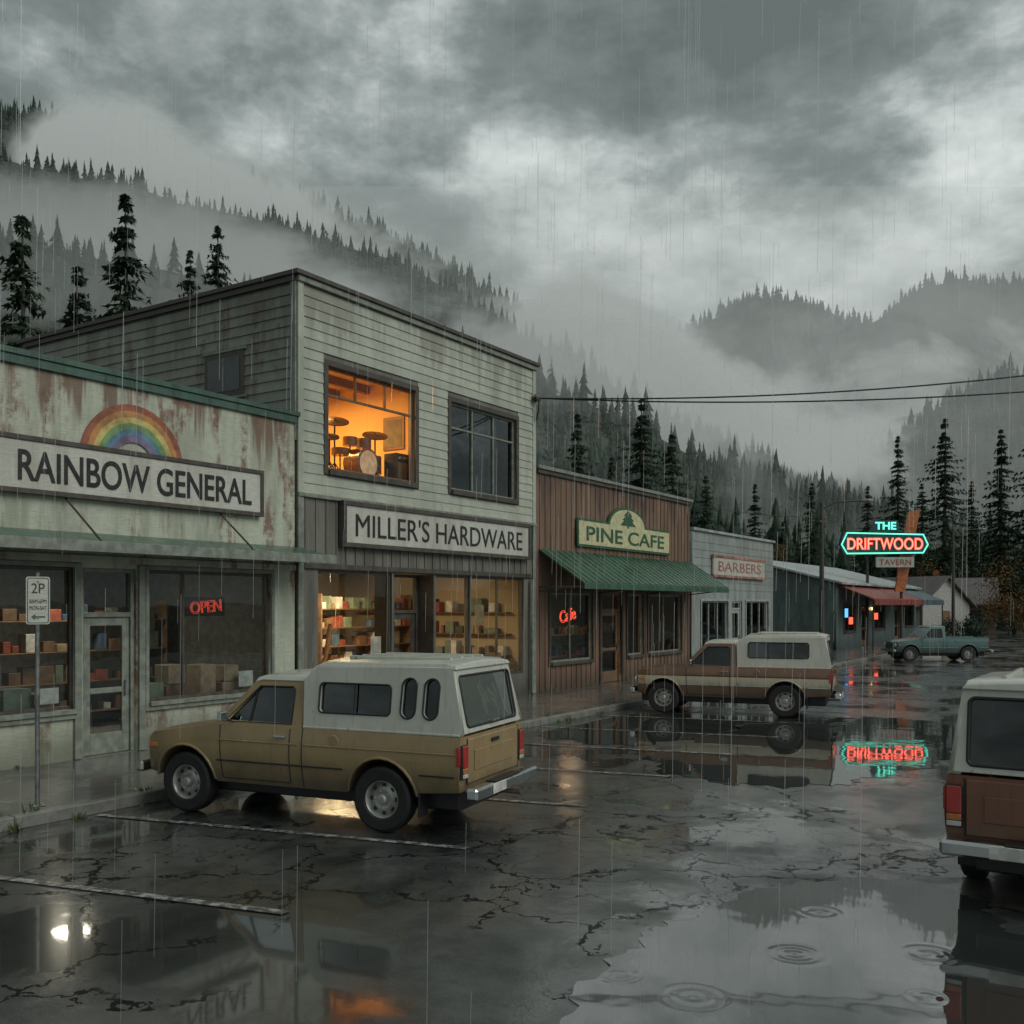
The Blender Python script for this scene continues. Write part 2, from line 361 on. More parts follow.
# ---------------------------------------------------------------- buildings
XF=-14.3
def facade(name,g,y0,y1,z0,z1,holes,mat,xf=XF,th=.18):
    panel(name,[(y0,z0),(y1,z0),(y1,z1),(y0,z1)],[[(a,c),(b,c),(b,d),(a,d)] for a,b,c,d in holes],th,lambda u,v,w:Vector((xf-th/2+w,u,v)),mat,g.e)
def window(g,y0,y1,z0,z1,fm,gm,ys=(),zs=(),case=None,cw=.1,xf=XF,fw=.055):
    x0,x1=xf-.13,xf-.05
    g.box('window_frame',fm,x0,x1,y0,y0+fw,z0,z1); g.box('window_frame',fm,x0,x1,y1-fw,y1,z0,z1)
    g.box('window_frame',fm,x0,x1,y0+fw,y1-fw,z0,z0+fw); g.box('window_frame',fm,x0,x1,y0+fw,y1-fw,z1-fw,z1)
    for y in ys: g.box('window_mullion',fm,x0+.01,x1-.005,y-.025,y+.025,z0+fw,z1-fw)
    for z in zs: g.box('window_transom',fm,x0+.012,x1-.008,y0+fw,y1-fw,z-.025,z+.025)
    xg=xf-.095; g.quad('window_glass',gm,[(xg,y0+.02,z0+.02),(xg,y1-.02,z0+.02),(xg,y1-.02,z1-.02),(xg,y0+.02,z1-.02)])
    if case:
        a,b=xf+.002,xf+.05
        g.box('window_casing',case,a,b,y0-cw,y0,z0-cw,z1+cw); g.box('window_casing',case,a,b,y1,y1+cw,z0-cw,z1+cw)
        g.box('window_casing',case,a,b,y0,y1,z1,z1+cw); g.box('window_sill',case,a,b+.05,y0,y1,z0-cw,z0)
def door(g,y0,y1,z0,z1,fm,gm,xf=XF,rec=.1,solid=None,zt=None):
    x0,x1=xf-rec-.05,xf-rec
    zt=zt or z0+2.25
    for a,b in ((y0,y0+.07),(y1-.07,y1)): g.box('door_frame',fm,x0-.03,x1+.04,a,b,z0,z1)
    g.box('door_frame',fm,x0-.03,x1+.04,y0+.07,y1-.07,zt,zt+.08); g.box('door_frame',fm,x0-.03,x1+.04,y0+.07,y1-.07,z1-.07,z1)
    m=solid or fm; a,b=y0+.075,y1-.075
    g.box('door_leaf',m,x0,x1,a,a+.13,z0+.01,zt); g.box('door_leaf',m,x0,x1,b-.13,b,z0+.01,zt)
    g.box('door_leaf',m,x0,x1,a+.13,b-.13,z0+.01,z0+.35); g.box('door_leaf',m,x0,x1,a+.13,b-.13,zt-.14,zt); g.box('door_leaf',m,x0,x1,a+.13,b-.13,z0+1.0,z0+1.09)
    xg=x0+.02; g.quad('door_glass',gm,[(xg,a+.1,z0+.3),(xg,b-.1,z0+.3),(xg,b-.1,zt-.1),(xg,a+.1,zt-.1)])
    g.quad('door_glass',gm,[(xg,y0+.05,zt+.05),(xg,y1-.05,zt+.05),(xg,y1-.05,z1-.04),(xg,y0+.05,z1-.04)])
    g.box('door_handle',m_metal,x1,x1+.05,b-.1,b-.07,z0+.95,z0+1.2)
def lap(g,part,mat,y0,y1,z0,z1,holes,bw=.21,xf=XF,side=False,yp=0):
    z=z0
    while z<z1-.02:
        zt=min(z+bw,z1); iv=[(y0,y1)]
        for a,b,c,d in holes:
            if zt>c+.02 and z<d-.02:
                nv=[]
                for p,q in iv:
                    if a>p: nv.append((p,min(a,q)))
                    if b<q: nv.append((max(b,p),q))
                iv=[(p,q) for p,q in nv if q-p>.02]
        for p,q in iv:
            j=random.uniform(-.003,.004)
            if not side: g.hexa(part,mat,[(xf+.002,p,z),(xf+.030+j,p,z),(xf+.030+j,q,z),(xf+.002,q,z),(xf+.002,p,zt),(xf+.010,p,zt),(xf+.010,q,zt),(xf+.002,q,zt)],0)
            else: g.hexa(part,mat,[(p,yp-.034,z),(q,yp-.034,z),(q,yp-.002,z),(p,yp-.002,z),(p,yp-.010,zt),(q,yp-.010,zt),(q,yp-.002,zt),(p,yp-.002,zt)],0)
        z=zt
def battens(g,part,mat,y0,y1,z0,z1,holes,step=.3,xf=XF):
    y=y0+.08
    while y<y1-.04:
        iv=[(z0,z1)]
        for a,b,c,d in holes:
            if y+.02>a and y-.02<b:
                nv=[]
                for p,q in iv:
                    if c>p: nv.append((p,min(c,q)))
                    if d<q: nv.append((max(d,p),q))
                iv=[(p,q) for p,q in nv if q-p>.03 ]
        for p,q in iv: g.box(part,mat,xf+.002,xf+.022,y-.022,y+.022,p,q,.003)
        y+=step
def shelfrow(g,x,y0,y1,zs,mats,seed,frame):
    r=random.Random(seed)
    for z in zs:
        g.box('shelf',frame,x-.4,x,y0,y1,z-.03,z); y=y0+.05
        while y<y1-.2:
            w=r.uniform(.1,.32); h=r.uniform(.12,.36)
            if r.random()<.85: g.box('shelf_goods',r.choice(mats),x-.35,x-.05-r.random()*.1,y,y+w,z+.002,z+h)
            y+=w+r.uniform(.02,.1)
    for y in (y0,y1): g.box('shelf',frame,x-.4,x,y-.04,y,.15,max(zs)+.4)
def area(name,loc,power,size,col,parent,rot=(0,0,0)):
    l=bpy.data.lights.new(name,'AREA'); l.energy=power; l.size=size; l.color=col
    o=link(bpy.data.objects.new(name,l),parent); o.location=loc; o.rotation_euler=rot; return o
goods=[m_card,m_green2,m_redg,m_blueg,m_white,m_wood]
# --- general store
g=G('general_store')
Y0,Y1=1.5,14.06; H=6.36
hA=[(3.3,6.1,.95,3.2),(6.3,9.29,.95,3.2),(9.42,10.42,.15,3.2),(10.64,13.42,.95,3.2)]
facade('front_wall',g,Y0,Y1,.0,H,hA,m_stucco)
g.box('side_wall',m_stucco,-24,XF-.182,Y0,Y0+.18,0,H); g.box('back_wall',m_stucco,-24.2,-24,Y0,Y1,0,H)
g.box('interior_side_wall',m_int_d,-24,XF-.182,Y1-.1,Y1,0,H)
g.box('roof',m_roofd,-24,XF-.2,Y0+.18,Y1-.1,5.8,5.95); g.box('interior_floor',m_int_d,-20,XF-.2,Y0+.2,Y1-.1,.05,.16)
g.box('interior_back',m_int_d,-20.1,-20,Y0+.2,Y1-.1,.16,3.9); g.box('interior_ceiling',m_int_d,-20,XF-.2,Y0+.2,Y1-.1,3.6,3.7)
g.box('parapet_cap',m_green,XF-.25,XF+.09,Y0-.05,Y1+.08,H,H+.09); g.box('parapet_cap',m_green,XF+.005,XF+.06,Y0,Y1+.02,H-.14,H-.002)
g.box('parapet_cap',m_green,-24.2,XF-.25,Y0-.05,Y0+.23,H,H+.09)
for a,b,c,d in (hA[0],hA[1],hA[3]):
    ys=[(a+b)/2] if b-a>2.9 else [a+.78]
    window(g,a,b,c,d,m_trimd,m_glass,ys=ys,zs=(),case=m_trimg,cw=.07)
door(g,9.42,10.42,.15,3.2,m_trimg,m_glass)
for y in (9.32,10.5): g.box('door_casing',m_trimg,XF+.002,XF+.055,y-.06,y+.06,.15,3.27)
g.box('bulkhead_ledge',m_trimg,XF+.002,XF+.06,Y0,9.26,.80,.88); g.box('bulkhead_ledge',m_trimg,XF+.002,XF+.06,10.56,Y1,.80,.88)
g.hexa('canopy',m_green,[(XF+.002,Y0,3.52),(XF+.95,Y0,3.42),(XF+.95,Y1+.15,3.42),(XF+.002,Y1+.15,3.52),(XF+.002,Y0,3.76),(XF+.95,Y0,3.54),(XF+.95,Y1+.15,3.54),(XF+.002,Y1+.15,3.76)],.01)
g.box('canopy_edge',m_trimg,XF+.951,XF+.985,Y0,Y1+.16,3.40,3.57)
g.box('fascia_band',m_stucco,XF+.002,XF+.05,Y0,Y1,3.28,3.40)
for y in (4.6,9.15,12.2): tube('canopy_rod',[(XF+.05,y-.05,4.27),(XF+.9,y+.0,3.57)],.018,m_trimd,g.e)
g.box('sign_board',m_signw,XF+.03,XF+.11,7.86,13.1,4.32,5.12,.01)
for a in ((7.82,13.14,5.08,5.16),(7.82,13.14,4.28,4.36),(7.82,7.90,4.36,5.08),(13.06,13.14,4.36,5.08)): g.box('sign_frame',m_trimd,XF+.025,XF+.135,a[0],a[1],a[2],a[3],.008)
text('sign_letters','RAINBOW GENERAL',m_dark,g.e,(XF+.118,10.56,4.71),(0,1,0),(0,0,1),4.55,.47,.006,.012)
rc=[(.30,.10,.055),(.42,.20,.07),(.48,.40,.13),(.16,.28,.13),(.10,.20,.28),(.17,.13,.22)]
for i,c in enumerate(rc):
    ro=1.0-.105*i; ri=ro-.103; pts=[(10.35+ro*math.cos(math.pi*t/24),4.95+ro*math.sin(math.pi*t/24)) for t in range(25)]+[(10.35+ri*math.cos(math.pi*t/24),4.95+ri*math.sin(math.pi*t/24)) for t in range(24,-1,-1)]
    panel('rainbow_band',pts,[],.02,lambda u,v,w:Vector((XF+.02+w,u,v)),simple('rainbow_paint_%d'%i,c,.6,var=.35,scale=4),g.e)
shelfrow(g,-17.6,2,13.6,(.5,1.1,1.7,2.3),goods,3,m_wood)
for (y,z,w,h) in ((10.8,.6,.4,.62),(11.25,.6,.5,.58),(11.3,1.19,.36,.34),(12.0,.6,.35,.9),(12.5,.6,.5,.55),(12.55,1.16,.35,.3),(8.3,.6,.45,.7),(7.6,.6,.5,.9),(6.6,.6,.4,1.1),(7.15,.6,.35,.75),(8.8,.6,.3,.6)):
    g.box('display_crate',random.choice([m_card,m_wood,m_green2,m_card]),-15.0,-14.6,y,y+w,z,z+h,.01)
g.box('display_shelf',m_wood,-15.2,-14.5,10.7,13.3,.5,.6); g.box('display_shelf',m_wood,-15.2,-14.5,6.4,9.2,.5,.6)
g.box('poster',m_white,XF-.14,XF-.135,12.75,13.1,1.05,1.35); g.box('poster',m_card,XF-.14,XF-.135,6.9,7.5,1.5,2.2); g.box('poster',m_white,XF-.14,XF-.135,8.7,9.1,1.05,1.3)
g.box('open_sign_back',m_black,XF-.2,XF-.17,11.55,12.45,2.40,2.74,.01)
text('open_sign_letters','OPEN',emis('neon_red_dim',(1,.12,.06),.55),g.e,(XF-.155,12.0,2.57),(0,1,.08),(0,-.08,1),.70,.22,.004,0,outline=.010)
area('shop_lamp',(-16.9,10.9,3.5),48,.5,(1,.88,.68),g.e)
g.done()
# --- hardware store
g=G('hardware_store'); Y0,Y1=14.12,23.18; H=9.2
st=[(14.72,17.06,.75,3.32),(17.12,18.62,.15,3.32),(18.68,20.08,.75,3.32),(20.14,22.6,.75,3.32)]
up=[(14.98,17.86,5.42,7.56),(19.25,22.18,5.42,7.56)]
facade('front_wall',g,Y0,Y1,0,H,st+up,m_bnb)
cas=[(a-.12,b+.12,c-.12,d+.12) for a,b,c,d in up]
lap(g,'lap_siding',m_siding,Y0+.16,Y1-.16,4.86,H-.12,cas)
for y in (Y0,Y1-.16): g.box('corner_board',m_siding,XF+.002,XF+.045,y,y+.16,4.86,H-.12)
g.box('corner_board',m_trimg,XF+.002,XF+.05,Y0,Y0+.16,.15,4.78); g.box('corner_board',m_trimg,XF+.002,XF+.05,Y1-.16,Y1,.15,4.78)
g.box('belt_trim',m_trimg,XF+.002,XF+.075,Y0,Y1,4.78,4.86)
battens(g,'batten',m_bnb,Y0+.16,Y1-.16,3.45,4.78,[])
g.box('storefront_head',m_trimd,XF+.002,XF+.06,Y0+.16,Y1-.16,3.34,3.45)
SW=-23.8
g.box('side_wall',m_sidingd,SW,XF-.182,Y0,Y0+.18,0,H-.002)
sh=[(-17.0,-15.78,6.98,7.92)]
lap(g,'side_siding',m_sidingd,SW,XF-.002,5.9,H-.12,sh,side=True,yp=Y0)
g.box('corner_board',m_trimg,XF-.14,XF+.0,Y0-.045,Y0-.001,5.9,H-.12)
g.box('side_window_frame',m_trimd,-17.0,-15.78,Y0-.06,Y0-.003,6.98,7.92,.01)
g.box('side_window_pane',simple('dark_pane',(.03,.035,.035),.1,coat=1,bmp=0),-16.88,-15.9,Y0-.068,Y0-.061,7.1,7.8,0)
g.box('side_window_bar',m_trimg,-16.41,-16.37,Y0-.08,Y0-.069,7.1,7.8)
for a in ((-17.06,-15.72,7.92,7.98),(-17.06,-15.72,6.92,6.98)): g.box('side_window_trim',m_trimg,a[0],a[1],Y0-.075,Y0-.003,a[2],a[3])
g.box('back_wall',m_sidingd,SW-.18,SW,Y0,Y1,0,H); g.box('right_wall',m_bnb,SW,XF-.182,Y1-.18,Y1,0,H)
g.box('roof',m_roofd,SW,XF-.2,Y0+.18,Y1-.18,8.85,9.0)
g.box('parapet_cap',m_trimd,XF-.2,XF+.14,Y0-.12,Y1+.08,H,H+.09); g.box('parapet_cap',m_trimd,SW-.25,XF-.2,Y0-.12,Y0+.2,H,H+.09)
g.box('parapet_cap',m_trimd,SW-.25,XF-.2,Y1-.2,Y1+.08,H,H+.09)
g.box('cornice',m_trimg,XF+.002,XF+.09,Y0-.02,Y1,H-.12,H-.002); g.box('cornice',m_trimd,SW,XF,Y0-.07,Y0-.002,H-.12,H-.002)
g.box('upper_floor',m_wood,SW,XF-.185,Y0+.18,Y1-.18,4.3,4.42)
g.box('room_partition',m_int_o,-18.6,XF-.19,18.4,18.5,4.42,8.8); g.box('room_back',m_int_o,-18.7,-18.6,Y0+.18,Y1-.18,4.42,8.8)
g.box('room_side',m_int_o,-18.6,XF-.19,Y0+.185,Y0+.24,4.42,8.8); g.box('room_ceiling',m_int_o,-18.6,XF-.19,Y0+.24,18.4,8.0,8.08)
for x in (-15.2,-16.2,-17.2,-18.1): g.box('ceiling_beam',m_wood,x-.07,x+.07,Y0+.25,18.39,7.8,7.995)
g.box('room_dark_side',m_int_d,-18.6,XF-.19,18.51,18.55,4.42,8.8); g.box('room_dark_back',m_int_d,-18.58,-18.5,18.56,Y1-.2,4.42,8.8)
a,b,c,d=up[0]; window(g,a,b,c,d,m_wood,m_glassc,ys=[],zs=[6.98],case=m_trimd,cw=.12)
for y in (a+.95,a+1.92): g.box('window_mullion',m_wood,XF-.118,XF-.058,y-.025,y+.025,7.006,d-.056)
a,b,c,d=up[1]; window(g,a,b,c,d,m_trimg,m_glassd,ys=[(a+b)/2-.45,(a+b)/2+.5],zs=[],case=m_trimd,cw=.12)
g.box('window_transom',m_trimg,XF-.118,XF-.058,a+.055,b-.055,6.93,6.98)
m_curt=simple('grey_curtain',(.26,.28,.27),.85)
for y0_,n_ in ((20.6,38),(19.3,14)):
    V=[];F=[]
    for i in range(n_):
        y=y0_+ i*.028; V+=[(XF-.28+.05*math.sin(i*.9),y,5.4),(XF-.28+.03*math.sin(i*.9+.3),y,7.6)]
        if i: n=len(V); F.append((n-4,n-2,n-1,n-3))
    mkmesh('curtain',V,F,m_curt,g.e,smooth=True)
window(g,*st[0],m_trimd,m_glassc,ys=[]); window(g,*st[2],m_trimd,m_glassc); window(g,*st[3],m_trimd,m_glassc,ys=[21.4])
door(g,17.16,18.58,.15,3.32,m_trimd,m_glass,rec=.5)
for y in (17.12,18.62): g.box('entry_reveal',m_trimd,XF-.55,XF-.001,y-.03,y+.03,.15,3.32)
g.box('shop_floor',m_wood,-21,XF-.6,Y0+.2,Y1-.2,.05,.17); g.box('shop_back',m_int_w,-21.1,-21,Y0+.2,Y1-.2,.17,4.2)
g.box('shop_side',m_int_w,-21,XF-.2,Y0+.185,Y0+.24,.17,4.2); g.box('shop_side',m_int_w,-21,XF-.2,Y1-.24,Y1-.185,.17,4.2)
g.box('shop_ceiling',m_int_w,-21,XF-.2,Y0+.24,Y1-.24,3.7,3.78)
for y in (15.3,17.6,20.0,22.0):
    for x in (-16.2,-18.8): g.box('shop_tube_light',m_fluo,x-.08,x+.08,y-.6,y+.6,3.55,3.62)
shelfrow(g,-18.2,14.9,16.9,(.5,1.0,1.5,2.0),goods,8,m_wood); shelfrow(g,-18.2,18.9,22.6,(.5,1.0,1.5,2.0,2.5),goods,9,m_wood)
shelfrow(g,-20.8,15,22.6,(.5,1.1,1.7,2.3),goods,11,m_wood); shelfrow(g,-14.9,20.4,22.4,(.9,),goods,12,m_wood); shelfrow(g,-14.9,15.6,16.9,(.8,),goods,13,m_wood)
r_=random.Random(4)
for i in range(3):
    z=1.2+.6*i; g.box('wall_shelf',m_wood,-20.5,-14.9,Y1-.55,Y1-.245,z-.03,z)
    x=-20.4
    while x<-15.2:
        w=r_.uniform(.1,.4); g.box('wall_goods',r_.choice([m_wood,m_card,m_redg,m_trimd,m_green2,m_white]),x,x+w,Y1-.5,Y1-.27,z+.002,z+r_.uniform(.12,.42),.008); x+=w+r_.uniform(.03,.25)
g.box('counter',m_wood,-17.2,-16.4,19.0,21.5,.17,1.1); g.box('till',m_black,-17.0,-16.6,19.5,19.9,1.1,1.4)
g.box('display_bench',m_wood,-15.3,-14.55,20.3,22.5,.17,.85); g.box('poster',m_white,XF-.145,XF-.14,16.5,16.85,1.3,1.9); g.box('poster',m_card,XF-.145,XF-.14,20.5,20.9,2.1,2.6)
tube('leaning_oar',[(XF-.35,14.95,.8),(XF-.3,15.25,1.5),(XF-.25,15.35,2.2)],.05,simple('orange_wood',(.5,.2,.06),.5),g.e)
g.box('sign_board',m_signw,XF+.04,XF+.14,15.36,22.66,3.89,4.74,.01)
for a in ((15.30,22.72,4.70,4.80),(15.30,22.72,3.82,3.92),(15.30,15.40,3.92,4.70),(22.62,22.72,3.92,4.70)): g.box('sign_frame',m_trimd,XF+.03,XF+.18,*a,.01)
text('sign_letters',"MILLER'S HARDWARE",m_dark,g.e,(XF+.148,19.0,4.31),(0,1,0),(0,0,1),6.6,.50,.006,0.0)
g.box('downpipe',m_trimg,XF+.06,XF+.14,Y1-.34,Y1-.26,.2,3.3)
area('room_lamp',(-16.6,16.2,7.75),320,1.2,(1,.50,.13),g.e)
area('shop_lamp',(-17.2,18.4,3.5),220,1.2,(1,.74,.40),g.e)
g.done()
dk=G('drum_kit',(-15.15,16.85,5.42),0,1.1); md=simple('drum_shell',(.12,.06,.04),.3,coat=.5); mh=simple('drum_head',(.60,.56,.48),.5); mc=simple('cymbal_brass',(.10,.06,.02),.35,metal=.7)
dk.box('riser',m_wood,-.8,.6,-1.4,1.35,-.9,0); 
lathe('bass_drum',[(0,.0),(.31,.0),(.33,.01),(.33,.4),(.31,.41),(0,.41)],md,dk.e,28,'x',(-.1,.0,.34)); lathe('bass_head',[(0,.415),(.27,.415)],mh,dk.e,28,'x',(-.1,0,.34))
for (x,y,z,r,h) in ((.0,-.22,.70,.15,.18),(.0,.2,.70,.16,.2),(.1,-.62,.45,.18,.14),(-.05,.52,.2,.2,.38)):
    lathe('drum',[(0,0),(r,0),(r,h),(0,h)],md,dk.e,24,'z',(x,y,z)); lathe('drum_skin',[(0,h+.003),(r*.95,h+.003)],mh,dk.e,24,'z',(x,y,z))
    tube('drum_leg',[(x,y,z),(x,y,0)],.016,m_black,dk.e)
for (x,y,z,r) in ((.1,-.78,1.12,.29),(.05,.50,1.02,.27),(.15,-.98,.78,.2)):
    o=lathe('cymbal',[(0,.03),(.04,.02),(r,0),(r,-.02),(0,.0)],mc,dk.e,28,'z',(0,0,0)); o.location=(x,y,z); o.rotation_euler=(.3,.38,0)
    tube('cymbal_stand',[(x,y,z+.05),(x,y,.2)],.018,m_black,dk.e)
    for a in (0,2.1,4.2): tube('stand_foot',[(x,y,.28),(x+.22*math.cos(a),y+.22*math.sin(a),0.01)],.014,m_black,dk.e)
dk.done()
am=G('guitar_amplifier',(-14.85,17.98,5.42)); am.box('stand',m_wood,-.25,.25,-.37,.37,-1.0,-.001); am.box('cabinet',m_black,-.2,.2,-.33,.33,.0,.72,.02); am.box('speaker_cloth',simple('speaker_cloth',(.16,.11,.06),.9,scale=40),.202,.21,-.29,.29,.05,.50)
am.box('control_panel',m_metal,.202,.212,-.28,.28,.56,.65); am.box('handle',m_black,-.02,.02,-.12,.12,.721,.76)
for i in range(6): lathe('knob',[(0,.03),(.018,.03),(.02,0)],m_metal,am.e,10,'x',(.212,-.22+.085*i,.605))
am.done()
pic=G('wall_picture',(-15.35,18.398,6.75),math.radians(-90)); pic.box('frame',m_wood,0,.03,-.33,.33,-.4,.4); pic.box('print',m_int_d,.031,.035,-.26,.26,-.33,.33); pic.done()
# --- cafe
g=G('cafe'); Y0,Y1=23.26,34.1; H=6.4
hc=[(24.0,26.5,.95,2.95),(27.0,28.6,.15,2.95),(28.9,30.1,.95,2.95),(30.5,33.3,.95,2.95)]
facade('front_wall',g,Y0,Y1,0,H,hc,m_brown); battens(g,'batten',m_brown,Y0+.1,Y1-.1,.15,H-.12,[(a-.1,b+.1,c-.1,d+.1) for a,b,c,d in hc])
g.box('parapet_cap',m_trimg,XF-.2,XF+.12,Y0-.02,Y1+.08,H,H+.1); g.box('cornice',m_trimd,XF+.002,XF+.07,Y0,Y1,H-.12,H-.002)
g.box('side_wall',m_brown,-24,XF-.182,Y1-.18,Y1,0,H); g.box('roof',m_roofd,-24,XF-.2,Y0,Y1-.18,6.0,6.1); g.box('back_wall',m_brown,-24.2,-24,Y0,Y1,0,H)
g.box('interior_back',m_int_d,-18.1,-18,Y0,Y1,0,5); g.box('interior_floor',m_int_d,-18,XF-.2,Y0,Y1,.05,.16); g.box('interior_ceiling',m_int_d,-18,XF-.2,Y0,Y1,3.4,3.5)
for h in (hc[0],hc[2],hc[3]): window(g,*h,m_trimg,m_glass,ys=[(h[0]+h[1])/2] if h[1]-h[0]>2 else [],case=m_trimd,cw=.09)
door(g,27.1,28.5,.15,2.95,m_wood,m_glass,solid=m_wood)
for y in (27.04,28.56): g.box('door_casing',m_trimd,XF+.002,XF+.05,y-.06,y+.06,.15,3.0)
shelfrow(g,-16.5,24,33.5,(.9,1.6),goods,21,m_wood)
n=58
for i in range(n):
    y0=Y0+.1+i*(Y1-Y0-.0)/n; y1=y0+(Y1-Y0)/n*.97; up_=.018 if i%2 else 0
    g.hexa('awning',m_greenA,[(XF+.03,y0,4.12+up_),(XF+1.45,y0,3.18+up_),(XF+1.45,y1,3.18+up_),(XF+.03,y1,4.12+up_),(XF+.03,y0,4.17+up_),(XF+1.45,y0,3.23+up_),(XF+1.45,y1,3.23+up_),(XF+.03,y1,4.17+up_)],0)
g.box('awning_fascia',m_greenA,XF+1.455,XF+1.49,Y0+.1,Y1+.1,3.04,3.2)
g.box('awning_frame',m_trimd,XF+.03,XF+1.43,Y0+.12,Y0+.17,3.08,3.13); g.box('awning_frame',m_trimd,XF+.03,XF+1.43,Y1-.05,Y1,3.08,3.13)
for y in (23.4,27,30.6,34.0): tube('awning_brace',[(XF+1.4,y,3.12),(XF+.03,y,2.98)],.02,m_trimd,g.e)
def cs(o): 
    pts=[(25.5-o,4.42-o),(32.0+o,4.42-o),(32.0+o,5.12+o)]
    for t in range(0,13): a=math.pi*t/12; pts.append((28.75+(1.25+o)*math.cos(a),5.12+o+(.55)*math.sin(a)))
    return pts+[(25.5-o,5.12+o)]
panel('sign_frame',cs(.07),[],.06,lambda u,v,w:Vector((XF+.07+w,u,v)),m_signgreen,g.e)
panel('sign_board',cs(0),[],.04,lambda u,v,w:Vector((XF+.095+w,u,v)),m_cream,g.e)
text('sign_letters','PINE CAFE',m_signgreen,g.e,(XF+.122,28.75,4.76),(0,1,0),(0,0,1),5.6,.44,.005,.012)
tp=[(28.7,5.08),(28.7,5.16),(28.2,5.16),(28.5,5.33),(28.33,5.33),(28.6,5.47),(28.45,5.47),(28.75,5.66),(29.05,5.47),(28.9,5.47),(29.17,5.33),(29.0,5.33),(29.3,5.16),(28.8,5.16),(28.8,5.08)]
panel('sign_tree',tp,[],.01,lambda u,v,w:Vector((XF+.125+w,u,v)),m_signgreen,g.e)
text('cafe_neon','Cafe',n_red,g.e,(XF-.16,25.3,2.3),(0,1,.15),(0,-.15,1),.95,.36,.004,0,outline=.010)
area('cafe_lamp',(-16.2,28.5,3.2),22,.6,(1,.7,.4),g.e)
g.done()
# --- barber shop
g=G('barber_shop'); Y0,Y1=34.3,43.7; H=5.4
hb=[(35.2,38.0,.9,2.75),(38.5,39.7,.15,2.75),(40.1,43.0,.9,2.75)]
facade('front_wall',g,Y0,Y1,0,H,hb,m_grey); g.box('side_wall',m_grey,-24,XF-.182,Y1-.18,Y1,0,H); g.box('side_wall',m_grey,-24,XF-.182,Y0,Y0+.18,0,H)
g.box('roof',m_roofd,-24,XF-.2,Y0+.18,Y1-.18,5,5.1); g.box('interior_back',m_int_d,-17.5,-17.4,Y0+.2,Y1-.2,0,4); g.box('interior_ceiling',m_int_d,-17.4,XF-.2,Y0+.2,Y1-.2,3.3,3.4)
g.box('parapet_cap',m_metalroof,XF-.25,XF+.1,Y0-.02,Y1+.06,H,H+.1); g.box('parapet_cap',m_metalroof,-24,XF-.25,Y1-.22,Y1+.06,H,H+.1)
m_greyw=simple('barber_window_grey',(.34,.35,.33),.5)
for h in (hb[0],hb[2]): window(g,*h,m_greyw,m_glassd,ys=[h[0]+(h[1]-h[0])/3,h[0]+2*(h[1]-h[0])/3],case=m_greyw,cw=.08)
door(g,38.5,39.7,.15,2.75,m_greyw,m_glassd)
for z in np.arange(3.2,5.3,.3): g.box('wall_band',m_grey,XF+.002,XF+.018,Y0+.02,Y1-.02,float(z),float(z)+.27,0)
g.box('sign_board',m_signw,XF+.04,XF+.12,36.2,42.2,3.75,4.5,.01); 
for a in ((36.14,42.26,4.46,4.56),(36.14,42.26,3.69,3.79)): g.box('sign_frame',m_fade,XF+.03,XF+.15,*a)
text('sign_letters','BARBERS',m_fade,g.e,(XF+.128,39.2,4.13),(0,1,0),(0,0,1),5.0,.40,.005,.0)
g.done()
# --- tavern
g=G('tavern'); Y0,Y1=54.4,76.0; H=3.75
ht=[(56,58.5,1.1,2.6),(60,61.5,.15,2.6),(63,66,1.1,2.6),(69,70.5,.15,2.6),(72,75,1.1,2.6)]
facade('front_wall',g,Y0,Y1,0,H,ht,m_teal); g.box('side_wall',m_teal,-26,XF-.182,Y0,Y0+.18,0,H); g.box('side_wall',m_teal,-26,XF-.182,Y1-.18,Y1,0,H)
g.box('interior_back',m_int_d,-18,-17.9,Y0+.2,Y1-.2,0,3.6)
xr=-20
g.hexa('roof',m_metalroof,[(XF+.4,Y0-.3,3.72),(XF+.4,Y1+.3,3.72),(xr,Y1+.3,5.3),(xr,Y0-.3,5.3),(XF+.4,Y0-.3,3.84),(XF+.4,Y1+.3,3.84),(xr,Y1+.3,5.42),(xr,Y0-.3,5.42)],.01)
g.hexa('roof',m_metalroof,[(xr-.002,Y0-.3,5.3),(xr-.002,Y1+.3,5.3),(-26.4,Y1+.3,3.72),(-26.4,Y0-.3,3.72),(xr-.002,Y0-.3,5.42),(xr-.002,Y1+.3,5.42),(-26.4,Y1+.3,3.84),(-26.4,Y0-.3,3.84)],.01)
g.quad('gable',m_teal,[(XF-.0,Y0+.05,3.7),(xr,Y0+.05,5.28),(-26,Y0+.05,3.7)])
for h in (ht[0],ht[2],ht[4]): window(g,*h,m_trimd,m_glass,ys=[(h[0]+h[1])/2],case=m_trimd,cw=.08)
for h in (ht[1],ht[3]): door(g,*h,m_wood,m_glass,solid=m_wood)
m_redA=weathered('red_awning',(.30,.07,.055),(.14,.045,.04),rough=.5); m_bluA=weathered('slate_awning',(.10,.15,.17),(.06,.08,.09),rough=.5)
for a,b,m in ((Y0+.4,68.0,m_redA),(68.3,Y1,m_bluA)):
    g.hexa('awning',m,[(XF+.02,a,3.65),(XF+1.9,a,2.85),(XF+1.9,b,2.85),(XF+.02,b,3.65),(XF+.02,a,3.72),(XF+1.9,a,2.95),(XF+1.9,b,2.95),(XF+.02,b,3.72)],.01)
    g.box('awning_valance',m,XF+1.905,XF+1.93,a,b,2.6,2.9)
    for y in (a+.1,b-.1): g.box('awning_post',m_trimd,XF+1.78,XF+1.86,y-.04,y+.04,.15,2.85)
g.box('beer_neon',n_blue,XF-.08,XF-.05,56.4,57.1,1.9,2.4); g.box('beer_neon',n_red,XF-.08,XF-.05,57.4,58.2,1.5,1.9)
